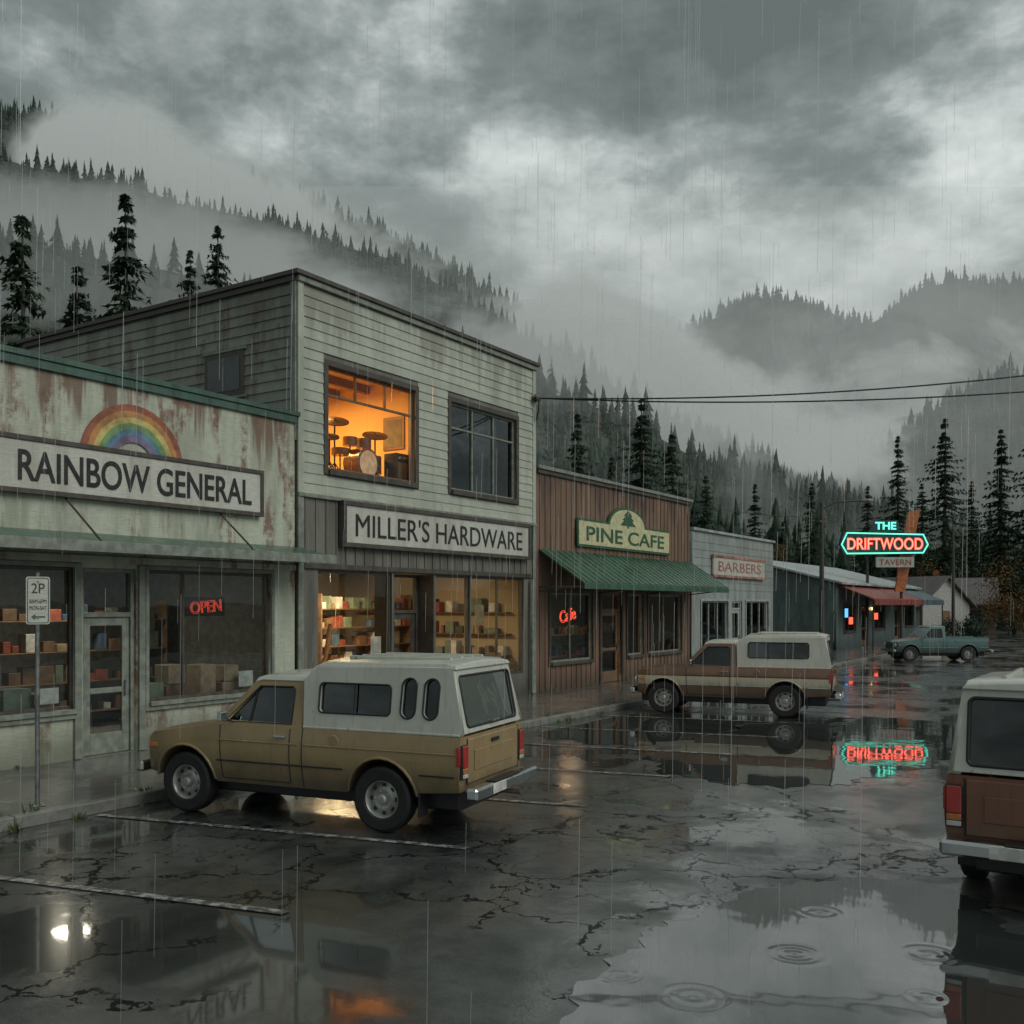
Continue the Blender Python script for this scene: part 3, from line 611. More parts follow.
g.box('beer_neon',n_red,XF-.08,XF-.05,63.4,64.4,1.7,2.1); g.box('porch_lamp',m_bulb,XF+.05,XF+.15,62.2,62.35,2.3,2.45)
g.done()
# --- neon sign (faces oncoming traffic)
P=W(22.2,58.6); g=G('neon_sign',(P.x,P.y,0),YAW)
def hx(o): return [(-2.65-o,6.2),(-2.3-o*.6,6.95+o),(2.3+o*.6,6.85+o),(2.6+o,6.2),(2.3+o*.6,5.65-o),(-2.3-o*.6,5.6-o)]
m_sb=simple('sign_teal_dark',(.03,.09,.085),.4); m_or=simple('sign_orange',(.45,.15,.05),.45)
pf=lambda off:(lambda u,v,w:Vector((u,off-w,v)))
panel('sign_body',hx(0),[],.3,pf(0),m_sb,g.e); 
tube('neon_outline',[(x,-.19,z) for x,z in hx(-.06)],.045,n_teal,g.e,cyclic=True)
text('neon_letters','DRIFTWOOD',n_pink,g.e,(0,-.17,6.24),(1,0,0),(0,0,1),4.5,.72,.01,.0)
text('neon_letter_tubes','DRIFTWOOD',n_red,g.e,(0,-.20,6.24),(1,0,0),(0,0,1),4.5,.72,0,0,outline=.024)
panel('top_panel',[(-.85,6.98),(.9,6.98),(.8,7.65),(-.7,7.65)],[],.22,pf(0),m_sb,g.e); text('top_letters','THE',n_teal,g.e,(.05,-.13,7.32),(1,0,0),(0,0,1),1.25,.45,.01,.025)
panel('arrow_board',[(1.55,8.15),(2.25,8.35),(1.35,3.4),(.75,3.4)],[],.16,pf(.3),m_or,g.e)
panel('lower_panel',[(-.5,4.85),(1.75,4.85),(1.75,5.45),(-.5,5.45)],[],.14,pf(-.05),m_signw,g.e); text('lower_letters','TAVERN',m_redg,g.e,(.62,-.125,5.15),(1,0,0),(0,0,1),1.9,.34,.004,.01)
tube('post',[(-.9,.25,0),(-.9,.25,6)],.09,m_pole,g.e); tube('post',[(1.2,.42,0),(1.2,.42,6)],.09,m_pole,g.e)
g.done()
# ---------------------------------------------------------------- street furniture
def lamp(loc,h,arm):
    g=G('street_lamp',loc); tube('pole',[(0,0,0),(0,0,h)],.11,m_pole,g.e,radii=[1.2,.75])
    tube('arm',[(0,0,h-.3),(.5*arm,.32*arm,h+.02),(1.5*arm,.97*arm,h+.1)],.04,m_pole,g.e)
    o=lathe('lamp_head',[(0,.1),(.1,.09),(.2,0),(.17,-.06),(0,-.09)],m_metal,g.e,16,'z'); o.scale=(1.7,1,1); o.location=(1.7*arm,1.1*arm,h+.08); o.rotation_euler=(0,0,.58)
    g.box('base',m_conc,-.2,.2,-.2,.2,0,.12,.01); g.box('crossarm',m_pole,-.06,.06,-.5,.5,h-.9,h-.8); g.done()
P=W(13.75,43.6); lamp((P.x,P.y,.14),7.0,1); P=W(31,69); lamp((P.x,P.y,.14),7.7,1)
P=W(-5.8,12.0)
g=G('parking_sign',(P.x,P.y,.145),math.radians(-20))
tube('post',[(0,0,0),(0,0,2.85)],.028,m_metal,g.e)
g.box('base_plate',m_metal,-.08,.08,-.08,.08,0,.02)
panel('plate',rr(-.135,.135,2.22,2.80,.03),[],.006,lambda u,v,w:Vector((.036+w,u,v)),m_signw,g.e)
panel('plate_border',rr(-.122,.122,2.233,2.787,.026),[rr(-.112,.112,2.243,2.777,.022)],.002,lambda u,v,w:Vector((.041+w,u,v)),m_green,g.e)
text('plate_text','2P',m_green,g.e,(.042,0,2.66),(0,1,0),(0,0,1),.15,.12,.001,.0); text('plate_text','8AM-6PM',m_green,g.e,(.042,0,2.5),(0,1,0),(0,0,1),.19,.05,.001,.0)
text('plate_text','MON-SAT',m_green,g.e,(.042,0,2.42),(0,1,0),(0,0,1),.19,.05,.001,.0)
panel('plate_arrow',[(-.08,2.31),(-.03,2.35),(-.03,2.32),(.08,2.32),(.08,2.30),(-.03,2.30),(-.03,2.27)],[],.002,lambda u,v,w:Vector((.041+w,u,v)),m_green,g.e)
for z in (2.30,2.74): lathe('bolt',[(0,.012),(.012,.01),(.014,0)],m_metal,g.e,8,'x',(.038,0,z))
g.done()
g=G('power_line')
A=Vector((XF+.12,23.05,8.3))
for B,s in ((W(21,27,9.9),.5),(W(21.5,27.3,9.25),.45)):
    pts=[]
    for i in range(31):
        t=i/30; p=A.lerp(B,t); p.z-=4*s*t*(1-t); pts.append(p)
    tube('cable',pts,.022,m_black,g.e,res=1)
lathe('insulator',[(0,0),(.08,.0),(.12,.05),(.07,.08),(.12,.15),(.07,.19),(0,.22)],m_trimd,g.e,12,'x',(XF+.05,23.05,8.3))
tube('cable_drop',[(XF+.2,23.05,8.3),(XF+.18,23.1,8.0),(XF+.1,23.1,7.7)],.02,m_black,g.e)
pp=W(21.2,27.1); tube('pole',[(pp.x,pp.y,0),(pp.x,pp.y,11)],.15,m_pole,g.e,radii=[1.2,.8]); g.box('crossarm',m_pole,pp.x-.9,pp.x+.9,pp.y-.06,pp.y+.06,9.6,9.75)
A2=W(13.75,43.6,6.5)
for B in (W(22.5,58.6,8.0),Vector((XF-.5,23.2,6.6))):
    pts=[]
    for i in range(21):
        t=i/20; p=A2.lerp(B,t); p.z-=1.6*t*(1-t); pts.append(p)
    tube('cable',pts,.014,m_black,g.e,res=1)
g.done()
# ---------------------------------------------------------------- vehicles
def shell(name,prof,warp,mat,parent,xc=(),zc=(),yc=(),bev=.02):
    bm=bmesh.new(); vs=[bm.verts.new((x,-1,z)) for x,z in prof]; f=bm.faces.new(vs)
    r=bmesh.ops.extrude_face_region(bm,geom=[f]); bmesh.ops.translate(bm,verts=[v for v in r['geom'] if isinstance(v,bmesh.types.BMVert)],vec=(0,2,0))
    bmesh.ops.recalc_face_normals(bm,faces=bm.faces)
    for ax,vals in ((0,xc),(2,zc),(1,yc)):
        for v in vals:
            co=[0,0,0]; no=[0,0,0]; co[ax]=v; no[ax]=1
            bmesh.ops.bisect_plane(bm,geom=bm.verts[:]+bm.edges[:]+bm.faces[:],dist=1e-5,plane_co=co,plane_no=no)
    for v in bm.verts: v.co=warp(v.co)
    me=bpy.data.meshes.new(name); bm.to_mesh(me); bm.free(); me.materials.append(mat)
    me.polygons.foreach_set('use_smooth',[True]*len(me.polygons))
    o=link(bpy.data.objects.new(name,me),parent)
    b=o.modifiers.new('b','BEVEL'); b.width=bev; b.segments=3; b.limit_method='ANGLE'; b.angle_limit=math.radians(38); b.harden_normals=True
    return o
def wheel(g,x,y,side,R=.36):
    s=side; lathe('tyre',[(R*.56,-.08*s),(R*.62,-.10*s),(R*.9,-.105*s),(R*.985,-.085*s),(R,-.05*s),(R,.05*s),(R*.985,.085*s),(R*.9,.105*s),(R*.62,.10*s),(R*.56,.08*s)],m_rubber,g.e,40,'y',(x,y,R))
    lathe('rim',[(R*.58,.085*s),(R*.56,.092*s),(R*.52,.075*s),(R*.49,.02*s),(R*.40,.03*s),(R*.30,.06*s),(R*.17,.05*s),(R*.16,.09*s),(R*.12,.105*s),(0,.108*s)],m_rim,g.e,32,'y',(x,y,R))
    lathe('rim_back',[(0,-.02*s),(R*.6,-.02*s)],m_black,g.e,20,'y',(x,y,R))
    for i in range(8):
        a=i*math.pi/4; lathe('rim_hole',[(0,.0),(.026,.0)],m_black,g.e,10,'y',(x+R*.41*math.cos(a),y+.036*s,R+R*.41*math.sin(a)))
    for i in range(5):
        a=i*math.pi*.4; lathe('wheel_nut',[(0,.012*s),(.011,.010*s),(.012,0)],m_chrome,g.e,6,'y',(x+R*.235*math.cos(a),y+.058*s,R+R*.235*math.sin(a)))
def truck(name,loc,rot,body,top,canopy=None,scale=1.0,hoodf=.93):
    g=G(name,(loc[0],loc[1],.004),rot,scale); e=g.e; hw0=.835
    def hw(z,x=0): return hw0-.045*((z-.80)/.35)**2-(.06*((x-1.5)/.5)**2 if x>1.5 else 0)
    def arch(cx,r=.43,cz=.38,n=12): return [(cx+r*math.cos(a),cz+r*math.sin(a)) for a in [math.radians(6+168*i/n) for i in range(n+1)]]
    prof=[(-2.30,.50),(-2.32,1.08),(.92,1.09),(1.02,1.06),(1.93,hoodf),(2.0,hoodf-.06),(2.02,.46)]+arch(1.35)+[(.90,.40),(-.90,.40)]+arch(-1.35)+[(-1.80,.46)]
    def warp(c):
        x,y,z=c; yy=y*hw(z,x); zz=z
        if z>.86 and x>.95: zz=z+.035*(1-y*y)
        if x>1.9: x=x-.06*abs(y)**3
        return Vector((x,yy,zz))
    shell('body',prof,warp,body,e,xc=(1.5,1.65,1.8,1.92,-.5,.5,-2.1),zc=(.55,.68,.80,.92,1.0),yc=(-.85,-.5,0,.5,.85),bev=.022)
    g.box('chassis',m_black,-2.2,1.9,-.60,.60,.26,.70,.02); g.box('axle',m_black,-1.42,-1.28,-.65,.65,.30,.42); g.box('axle',m_black,1.28,1.42,-.65,.65,.30,.42)
    for x in (1.35,-1.35):
        for s in (1,-1):
            wheel(g,x,s*.71,s)
            pts=[(px,s*(hw(pz)+.002),pz) for px,pz in arch(x,.437)]
            tube('arch_lip',pts,.018,body,e)
    cr=-.30
    def vgap(x,z0,z1,sh=0):
        for s in (1,-1):
            n=6; P=[(x+sh*i/n,s*(hw(z0+(z1-z0)*i/n)+.0005),z0+(z1-z0)*i/n) for i in range(n+1)]; tube('panel_gap',P,.0065,m_black,e,res=1)
    vgap(.80,.46,1.07,.03); vgap(-.16,.46,1.07); vgap(cr-.03,.42,1.09)
    for s in (1,-1):
        tube('panel_gap',[(.80,s*(hw(.455)+.0005),.455),(-.16,s*(hw(.455)+.0005),.455)],.005,m_black,e,res=1)
        for a,b in ((.86,cr+.02),(cr-.06,-2.27)): g.box('side_crease',body,min(a,b),max(a,b),s*(hw(.90)-.02),s*(hw(.90)+.010),.893,.907,.004)
        for a,b in ((-2.25,-1.83),(-.87,.87)): g.box('trim_strip',m_black if canopy and canopy['style']=='oval' else m_chrome,a,b,s*(hw(.66)-.01),s*(hw(.66)+.010),.652,.670,.003)
        g.box('door_handle',m_chrome,-.11,.05,s*(hw(.98)-.005),s*(hw(.98)+.028),.965,.99,.006)
        g.box('side_marker',m_amber,1.78,1.90,s*(hw(.8,1.84)-.03),s*(hw(.8,1.84)+.012),.76,.81,.004)
        g.box('rail_cap',body if not canopy else top,-2.3,cr-.02,s*.70,s*.805,1.082,1.112,.008)
        tube('mirror_arm',[(.66,s*.79,1.11),(.70,s*.90,1.17)],.009,m_black,e); g.box('mirror',m_chrome,.67,.73,s*.87,s*1.0,1.13,1.24,.012)
        g.box('mudflap',m_rubber,-1.82,-1.80,s*.60,s*.80,.20,.46,.004)
    lathe('fuel_flap',[(0,.008),(.055,.008),(.065,0)],body,e,20,'y',(-.75,hw(.95)-.001,.97))
    sl=.26
    def cs_(s,off): return lambda u,v,w:Vector((u,s*(.795-off-sl*(v-1.08)+w),v))
    zr=1.60
    out=[(.90,1.075),(.42,zr-.02),(.34,zr),(cr+.07,zr),(cr+.01,zr-.06),(cr,1.075)]
    hole=[(.765,1.12),(.345,1.53),(cr+.19,1.535),(cr+.15,1.50),(cr+.14,1.12)]
    for s in (1,-1):
        panel('cab_side',out,[hole],.035,cs_(s,.02),body,e,bev=.006)
        panel('door_glass',[(.78,1.11),(.35,1.54),(cr+.14,1.54),(cr+.12,1.11)],[],.004,cs_(s,.02),m_carglass,e)
        tube('window_rubber',[(u,s*(.795-sl*(v-1.08)+.004),v) for u,v in hole],.010,m_black,e,cyclic=True)
        v0,v1=1.12,1.48; g.hexa('vent_bar',m_black,[(.42,s*(.79-sl*.04),v0),(.445,s*(.79-sl*.04),v0),(.445,s*(.76-sl*.04),v0),(.42,s*(.76-sl*.04),v0),(.38,s*(.79-sl*.40),v1),(.40,s*(.79-sl*.40),v1),(.40,s*(.76-sl*.40),v1),(.38,s*(.76-sl*.40),v1)],0)
    a,b=.775,.64
    g.quad('windscreen',m_carglass,[(.90,-a,1.09),(.90,a,1.09),(.43,b,zr-.02),(.43,-b,zr-.02)])
    g.quad('cab_rear_glass',m_carglass,[(cr+.02,-.6,1.2),(cr+.02,.6,1.2),(cr+.04,.55,1.50),(cr+.04,-.55,1.50)])
    def rw(c): 
        x,y,z=c; return Vector((x,y*(.655 if z>zr+.005 else .675),z+.03*(1-y*y)))
    shell('cab_roof',[(.45,zr-.035),(.40,zr+.03),(.30,zr+.055),(cr+.10,zr+.06),(cr,zr+.035),(cr-.02,zr-.05),(cr+.04,zr-.05),(cr+.06,zr-.005),(.32,zr-.005)],rw,top,e,yc=(-.6,0,.6),bev=.015)
    g.box('cab_rear_panel',body,cr-.015,cr+.015,-.78,.78,1.08,1.2)
    for y in (-.36,.36):
        g.box('seat',m_seat,cr+.05,cr+.22,y-.27,y+.27,.9,1.30,.04); g.box('headrest',m_seat,cr+.08,cr+.18,y-.12,y+.12,1.31,1.45,.03)
    tube('steering_wheel',[(.48+.06*math.cos(t),.36+.19*math.sin(t),1.13+.13*math.cos(t)) for t in np.linspace(0,6.0,20)],.014,m_black,e,cyclic=True)
    g.box('dashboard',m_black,.52,.85,-.72,.72,1.085,1.13,.02)
    for s in (1,-1): tube('wiper',[(.93,s*.35,1.10),(.78,s*.1,1.25)],.008,m_black,e)
    X=-2.32
    g.box('tailgate',body,X-.012,X+.01,-.66,.66,.58,1.05,.008); g.box('tailgate_recess',body,X-.022,X-.013,-.52,.52,.70,.92,.01)
    g.box('tailgate_handle',m_black,X-.035,X-.013,-.09,.09,.96,1.0,.005)
    for s in (1,-1):
        g.box('tail_lamp_bezel',m_black,X-.02,X+.02,s*.685,s*.822,.64,1.00,.008)
        g.box('tail_lamp',m_red,X-.032,X-.018,s*.695,s*.812,.76,.99,.008); g.box('turn_lamp',m_amber,X-.032,X-.018,s*.695,s*.812,.70,.755,.008); g.box('reverse_lamp',m_lamp,X-.032,X-.018,s*.695,s*.812,.65,.695,.008)
        g.box('tail_lamp_side',m_red,X+.0,X+.05,s*.80,s*(hw(.88)+.008),.78,.98,.006)
        tube('panel_gap',[(X-.004,s*.67,.56),(X-.004,s*.67,1.06)],.006,m_black,e,res=1)
        g.box('bumper_bracket',m_black,X-.10,X+.05,s*.45,s*.52,.44,.52)
    g.box('rear_bumper',m_chrome,X-.20,X-.06,-.84,.84,.43,.56,.025); g.box('bumper_step',m_rubber,X-.19,X-.07,-.35,.35,.561,.572,.003)
    g.box('number_plate',m_white,X-.215,X-.205,.12,.46,.45,.56,.004)
    tube('exhaust',[(-1.9,-.45,.32),(-2.45,-.5,.30)],.028,m_metal,e)
    g.box('front_bumper',m_chrome,2.02,2.14,-.82,.82,.44,.57,.025); g.box('grille',m_black,2.0,2.035,-.5,.5,.64,.85,.01)
    for i in range(5): g.box('grille_bar',m_chrome,2.03,2.04,-.5,.5,.66+.04*i,.67+.04*i,.002)
    for s in (1,-1):
        lathe('headlamp',[(0,.05),(.07,.045),(.09,.02),(.095,0),(.1,-.02)],m_lamp,e,20,'x',(2.0,s*.62,.75))
    if canopy:
        s2=.13; ch=canopy.get('h',1.80); cf=cr-.03
        def cp(s,off): return lambda u,v,w:Vector((u,s*(.80-off-s2*(v-1.08)+w),v))
        out=[(cf,1.113),(cf+.03,zr+.02),(cf-.14,ch),(-2.17,ch+.02),(-2.33,1.113)]
        if canopy['style']=='oval': holes=[rr(-1.44,-.52,1.27,1.60,.05),rr(-1.745,-1.565,1.25,1.68,.088,7,-.03),rr(-2.02,-1.84,1.25,1.68,.088,7,-.03)]
        else: holes=[rr(-1.85,-.55,1.30,1.64,.05)]
        for s in (1,-1):
            panel('canopy_side',out,holes,.03,cp(s,.02),top,e,bev=.006)
            panel('canopy_glass',[(cf-.10,1.2),(cf-.10,1.7),(-2.15,1.7),(-2.2,1.2)],[],.003,cp(s,.035),m_carglass,e)
            for h in holes: tube('canopy_window_rubber',[(u,s*(.80-s2*(v-1.08)+.003),v) for u,v in h],.011,m_black,e,cyclic=True)
            tube('slider_bar',[(-.98,s*(.80-s2*.19),1.27),(-.98,s*(.80-s2*.52),1.60)],.009,m_black,e)
        def rp(off): return lambda u,v,w:Vector((-2.325+.2*(v-1.11)+off-w,u,v))
        def yw(z): return .785-s2*(z-1.08)
        panel('canopy_rear',[(-yw(1.113),1.113),(yw(1.113),1.113),(yw(ch),ch+.01),(-yw(ch),ch+.01)],[rr(-.65,.65,1.17,ch-.07,.05)],.03,rp(.02),top,e,bev=.005)
        panel('canopy_rear_glass',[(-.67,1.15),(.67,1.15),(.67,ch-.05),(-.67,ch-.05)],[],.003,rp(.02),m_carglass,e)
        tube('canopy_rear_rubber',[(-2.325+.2*(v-1.11)-.0,u,v) for u,v in rr(-.65,.65,1.17,ch-.07,.05)],.015,m_black,e,cyclic=True)
        tube('canopy_latch',[(-2.34,-.1,1.19),(-2.36,.1,1.19)],.014,m_metal,e)
        def cw_(c):
            x,y,z=c; return Vector((x,y*(.715 if z<ch+.02 else .685),z+.035*(1-y*y)*(1 if z>ch else 0)))
        shell('canopy_roof',[(cf+.04,zr+.02),(cf-.08,ch-.01),(cf-.20,ch+.05),(-2.08,ch+.07),(-2.20,ch+.04),(-2.22,ch),(cf-.16,ch-.03),(cf,zr+.0)],cw_,top,e,yc=(-.7,-.35,0,.35,.7),bev=.015)
        for y in (-.4,-.13,.13,.4): g.box('roof_rib',top,-2.0,-.7,y-.02,y+.02,ch+.07,ch+.115,.006)
        g.box('canopy_front',top,cf+.01,cf+.03,-.70,.70,1.12,zr+.02)
        g.box('canopy_cargo',m_card,-1.9,-1.3,-.5,.1,.9,1.38,.01); g.box('canopy_cargo',m_blueg,-1.2,-.8,.0,.5,.9,1.32,.01)
    else:
        g.box('bed_floor_dark',m_black,-2.22,-.5,-.70,.70,1.09,1.095,0)
        for s in (1,-1): g.box('bed_rail',body,-2.3,cr-.03,s*.70,s*.80,1.113,1.14,.008)
    g.done(); return g
cream=paint('canopy_cream',(.55,.56,.49))
gold=paint('gold_paint',(.33,.235,.115)); brn=paint('brown_cream_paint',(.20,.105,.06),bands=((.45,.66,(.22,.13,.08)),(.66,.86,(.52,.48,.37)),(.86,.885,(.10,.06,.03))))
redb=paint('red_brown_paint',(.20,.08,.045)); tealp=paint('teal_paint',(.10,.19,.18))
truck('pickup_truck',(-8.88,9.17),math.radians(189.5),gold,cream,dict(style='oval',h=1.78),scale=1.05)
truck('pickup_truck',(-8.60,22.9),math.radians(192),brn,cream,dict(style='plain',h=1.74),scale=1.05,hoodf=.98)
truck('pickup_truck',(-.66,11.7),math.radians(90),redb,cream,dict(style='plain',h=1.80),scale=1.03,hoodf=.98)
P=W(19.6,45.8); truck('pickup_truck',(P.x,P.y),math.radians(213),tealp,tealp,None,scale=.98)
# ---------------------------------------------------------------- hills
def vnoise(x,y,seed=0):
    s=0; r=np.random.default_rng(seed)
    for k in range(7):
        f=.006*1.75**k; a=r.uniform(0,6.28,4); s=s+ (np.sin(x*f*1.1+y*f*.7+a[0]+1.3*np.sin(y*f*.6+a[1]))*np.sin(y*f*1.2-x*f*.5+a[2]))/1.5**k
    return s
HA=(np.array([-700,-377,-271,-192,-112,-43,15,57,100,152,205,271,364,700]),np.array([350,296,268,240,212,182,148,120,96,72,50,36,30,26]))
def hillA(r,d):
    t=np.clip((d-105)/415,0,1); back=np.clip((d-520)/300,0,1)
    R=np.interp(r*520/np.maximum(d,200)*.6+r*.4,*HA)
    return R*(.25*t*t+.75*t)*(1-.7*back)+vnoise(r,d,3)*7*np.clip((d-105)/120,0,1)
HC=(np.array([-200,120,200,262,313,390,600]),np.array([0,20,75,118,142,170,210]))
def hillC(r,d):
    t=np.clip((d-330)/320,0,1); back=np.clip((d-650)/300,0,1)
    return np.interp(r*650/np.maximum(d,300),*HC)*(t*t*(3-2*t))*(1-.7*back)+vnoise(r,d,5)*7*t-4
HD=(np.array([-900,-300,0,120,195,257,330,363,440,516,550,593,680,782,1100,1700]),np.array([330,300,310,340,375,415,455,475,470,445,440,475,500,495,570,530]))
def hillD(r,d):
    t=np.clip((d-900)/600,0,1); back=np.clip((d-1500)/500,0,1)
    return np.interp(r*1500/np.maximum(d,700),*HD)*t**.8*(1-.6*back)+vnoise(r*.5,d*.5,9)*16*t
def hillmat():
    m,nt,b,co=newmat('hillside_forest_floor')
    c=mix(nt,mr(nt,noi(nt,co,.03,4,.7),.4,.6),(.022,.032,.022),(.05,.055,.035)); setin(nt,b,'Base Color',c); b.inputs['Roughness'].default_value=.9
    return m
m_hill=hillmat()
def hillmesh(name,fn,r0,r1,d0,d1,n,m):
    R,D=np.meshgrid(np.linspace(r0,r1,n),np.linspace(d0,d1,m)); Z=fn(R,D)
    X=R*CS-D*SN; Y=R*SN+D*CS; V=np.stack([X,Y,Z],-1).reshape(-1,3)
    F=[(i*n+j,i*n+j+1,(i+1)*n+j+1,(i+1)*n+j) for i in range(m-1) for j in range(n-1)]
    return mkmesh(name,V.tolist(),F,m_hill,None,smooth=True)
hillmesh('hill',hillA,-800,750,103,830,140,90)
hillmesh('hill',hillC,60,800,330,960,80,60)
hillmesh('hill',hillD,-900,1900,880,2100,150,60)
def folmat(name,a,b_):
    m,nt,b,co=newmat(name)
    geo=nd(nt,'ShaderNodeNewGeometry').outputs['Position']
    c=mix(nt,mr(nt,noi(nt,geo,.05,3,.7),.35,.65),a,b_); c=mix(nt,mr(nt,noi(nt,geo,.5,2,.7),.4,.7,0,.6),c,tuple(x*.4 for x in a))
    setin(nt,b,'Base Color',c); b.inputs['Roughness'].default_value=.8; b.inputs['Specular IOR Level'].default_value=.2; return m
m_fol=folmat('conifer_foliage',(.026,.052,.034),(.052,.078,.045)); m_far=folmat('distant_foliage',(.026,.050,.036),(.052,.078,.05))
m_autumn=folmat('autumn_foliage',(.16,.075,.025),(.10,.08,.03))
def template(seed,tiers=6,sp=7,w=.17):
    r=random.Random(seed); V=[];F=[]
    for t in range(tiers):
        f=t/tiers; zb=.08+.80*f; zt=min(1,zb+.30-.08*f); rad=w*(1-f)**.9*r.uniform(.8,1.2)+.010
        n=len(V); V.append((r.uniform(-.006,.006),0,zt)); ph=r.random()*6
        for k in range(sp*2):
            a=ph+math.pi*k/sp; q=rad*(r.uniform(.7,1.3) if k%2==0 else r.uniform(.35,.6)); V.append((q*math.cos(a),q*math.sin(a),zb-(.03 if k%2==0 else -.02)+r.uniform(-.025,.025)))
        for k in range(sp*2): F.append((n,n+1+k,n+1+(k+1)%(sp*2)))
    return np.array(V),np.array(F)
def forest(name,pts,mat,tiers=6,sp=5,w=.17):
    tv=[template(s,tiers,sp,w) for s in range(9)]; Vs=[];Fs=[];o=0
    for (x,y,z,h) in pts:
        v,f=tv[random.randrange(9)]; a=random.random()*6.28; c,s=math.cos(a),math.sin(a); wd=random.uniform(.75,1.35)
        p=np.empty_like(v); lx,ly=random.gauss(0,.02),random.gauss(0,.02)
        p[:,0]=(v[:,0]*c-v[:,1]*s)*h*wd+x+v[:,2]*h*lx; p[:,1]=(v[:,0]*s+v[:,1]*c)*h*wd+y+v[:,2]*h*ly; p[:,2]=v[:,2]*h+z
        Vs.append(p); Fs.append(f+o); o+=len(v)
    V=np.concatenate(Vs).astype(np.float32); F=np.concatenate(Fs).astype(np.int32)
    me=bpy.data.meshes.new(name); me.vertices.add(len(V)); me.vertices.foreach_set('co',V.ravel()); me.loops.add(F.size); me.loops.foreach_set('vertex_index',F.ravel())
    me.polygons.add(len(F)); me.polygons.foreach_set('loop_start',np.arange(0,F.size,3,dtype=np.int32)); me.polygons.foreach_set('loop_total',np.full(len(F),3,dtype=np.int32))
    me.update(calc_edges=True); me.materials.append(mat); return link(bpy.data.objects.new(name,me))
def scatter(fn,n,r0,r1,d0,d1,h0,h1):
    out=[]
    while len(out)<n:
        d=random.uniform(d0,d1); k=random.uniform(r0,r1); r=k*d/d1
        if math.sin(r*.045+1.7*math.sin(d*.031))*math.sin(d*.05+r*.013)>.55+random.random()*.5: continue
        z=float(fn(np.array(r),np.array(d))); p=W(r,d,z-.5); out.append((p.x,p.y,z-.5,random.uniform(h0,h1)*random.choice((.6,.8,1,1,1.15,1.5))))
    return out
pts=scatter(hillA,8500,-440,420,115,560,5,10)+scatter(hillA,2500,-440,420,480,560,7,13)
forest('forest',pts,m_far,6,5,.18)
forest('forest',scatter(hillC,2600,60,520,380,700,9,16),m_far,5,5)
forest('forest',scatter(hillD,3800,-300,1000,1150,1580,12,22),m_far,4,4,.2)
belt=[]
for i in range(260):
    d=random.uniform(92,125); r=random.uniform(-85,95)
    p=W(r,d); 
    if p.x>-30 and p.y<118: continue
    belt.append((p.x,p.y,-.2,random.uniform(4,11)))
forest('forest',belt,m_fol,8,7,.19)
def pine(seed,H,R):
    r=random.Random(seed); V=[];F=[]
    n=8
    for i in range(9):
        t=i/8; rad=.022*H*(1-t)**.9*.6+.02
        for k in range(n): V.append((rad*math.cos(k*6.283/n)+.05*math.sin(t*5+seed),rad*math.sin(k*6.283/n),t*H*.99))
    for i in range(8):
        for k in range(n): F.append((i*n+k,i*n+(k+1)%n,(i+1)*n+(k+1)%n,(i+1)*n+k))
    nt_=len(F); L_=int(H*2.2)
    for i in range(L_):
        t=(i+r.random()*.9)/L_; z=H*(.10+.90*t); L0=R*(1-t)**1.12*r.uniform(.75,1.2)+.10
        nb=r.randint(5,8)
        for b in range(nb):
            a=r.random()*6.283; L=L0*r.uniform(.4,1.25); ca,sa=math.cos(a),math.sin(a); m=max(2,int(L/.42)); dr=r.uniform(.15,.5)
            q=len(V); V+=[(0,0,z),(0,0,z-.06),(ca*L,sa*L,z-dr*L+.12*L)]; F.append((q,q+1,q+2))
            for k in range(m+1):
                s=(k+.3)/(m+.3); px,py,pz=ca*L*s,sa*L*s,z-dr*L*s+.14*L*s*s
                for j in range(5):
                    an=a+r.uniform(-1.3,1.3); ln=r.uniform(.25,.62)*(1.1-.4*s)*(1 if t<.85 else .6); w=r.uniform(.045,.10)
                    dx,dy=math.cos(an),math.sin(an); q=len(V)
                    V+=[(px-dy*w,py+dx*w,pz+r.uniform(-.05,.14)),(px+dy*w,py-dx*w,pz+r.uniform(-.14,.05)),(px+dx*ln,py+dy*ln,pz-r.uniform(-.05,.38))]; F.append((q,q+1,q+2))
    me=bpy.data.meshes.new('pine_tree'); me.from_pydata(V,[],F); me.materials.append(m_fol); me.materials.append(m_pole)
    mi=[1]*nt_+[0]*(len(F)-nt_); me.polygons.foreach_set('material_index',mi); return me
PM=[pine(s,20.0,R) for s,R in ((1,5.2),(2,4.6),(3,5.6),(4,4.9))]
def putpine(px,top,d,i,z0=0.0):
    r=(px-512)/982*d; h=2.6+(605-top)/982*d-z0; p=W(r,d,z0)
    o=link(bpy.data.objects.new('pine_tree',PM[i%4])); o.location=p; s=h/20; wv=random.uniform(.9,1.15); o.scale=(s*wv,s*wv,s); o.rotation_euler=(0,0,random.random()*6)
for i,(px,top,d) in enumerate([(22,210,58),(126,194,56),(78,262,66),(-25,235,62),(172,296,70),(578,414,88),(642,396,84),(612,456,95),(672,432,110),(755,484,92),(706,474,104),(812,482,108),(783,520,98),(898,436,118),(945,416,112),(1001,428,104),(1040,405,100),(868,486,122),(922,482,126),(972,480,118),(218,222,150),(190,250,165)]):
    z0=0 if d<105 else float(hillA(np.array((px-512)/982*d),np.array(d)))
    putpine(px,top,d,i,z0)
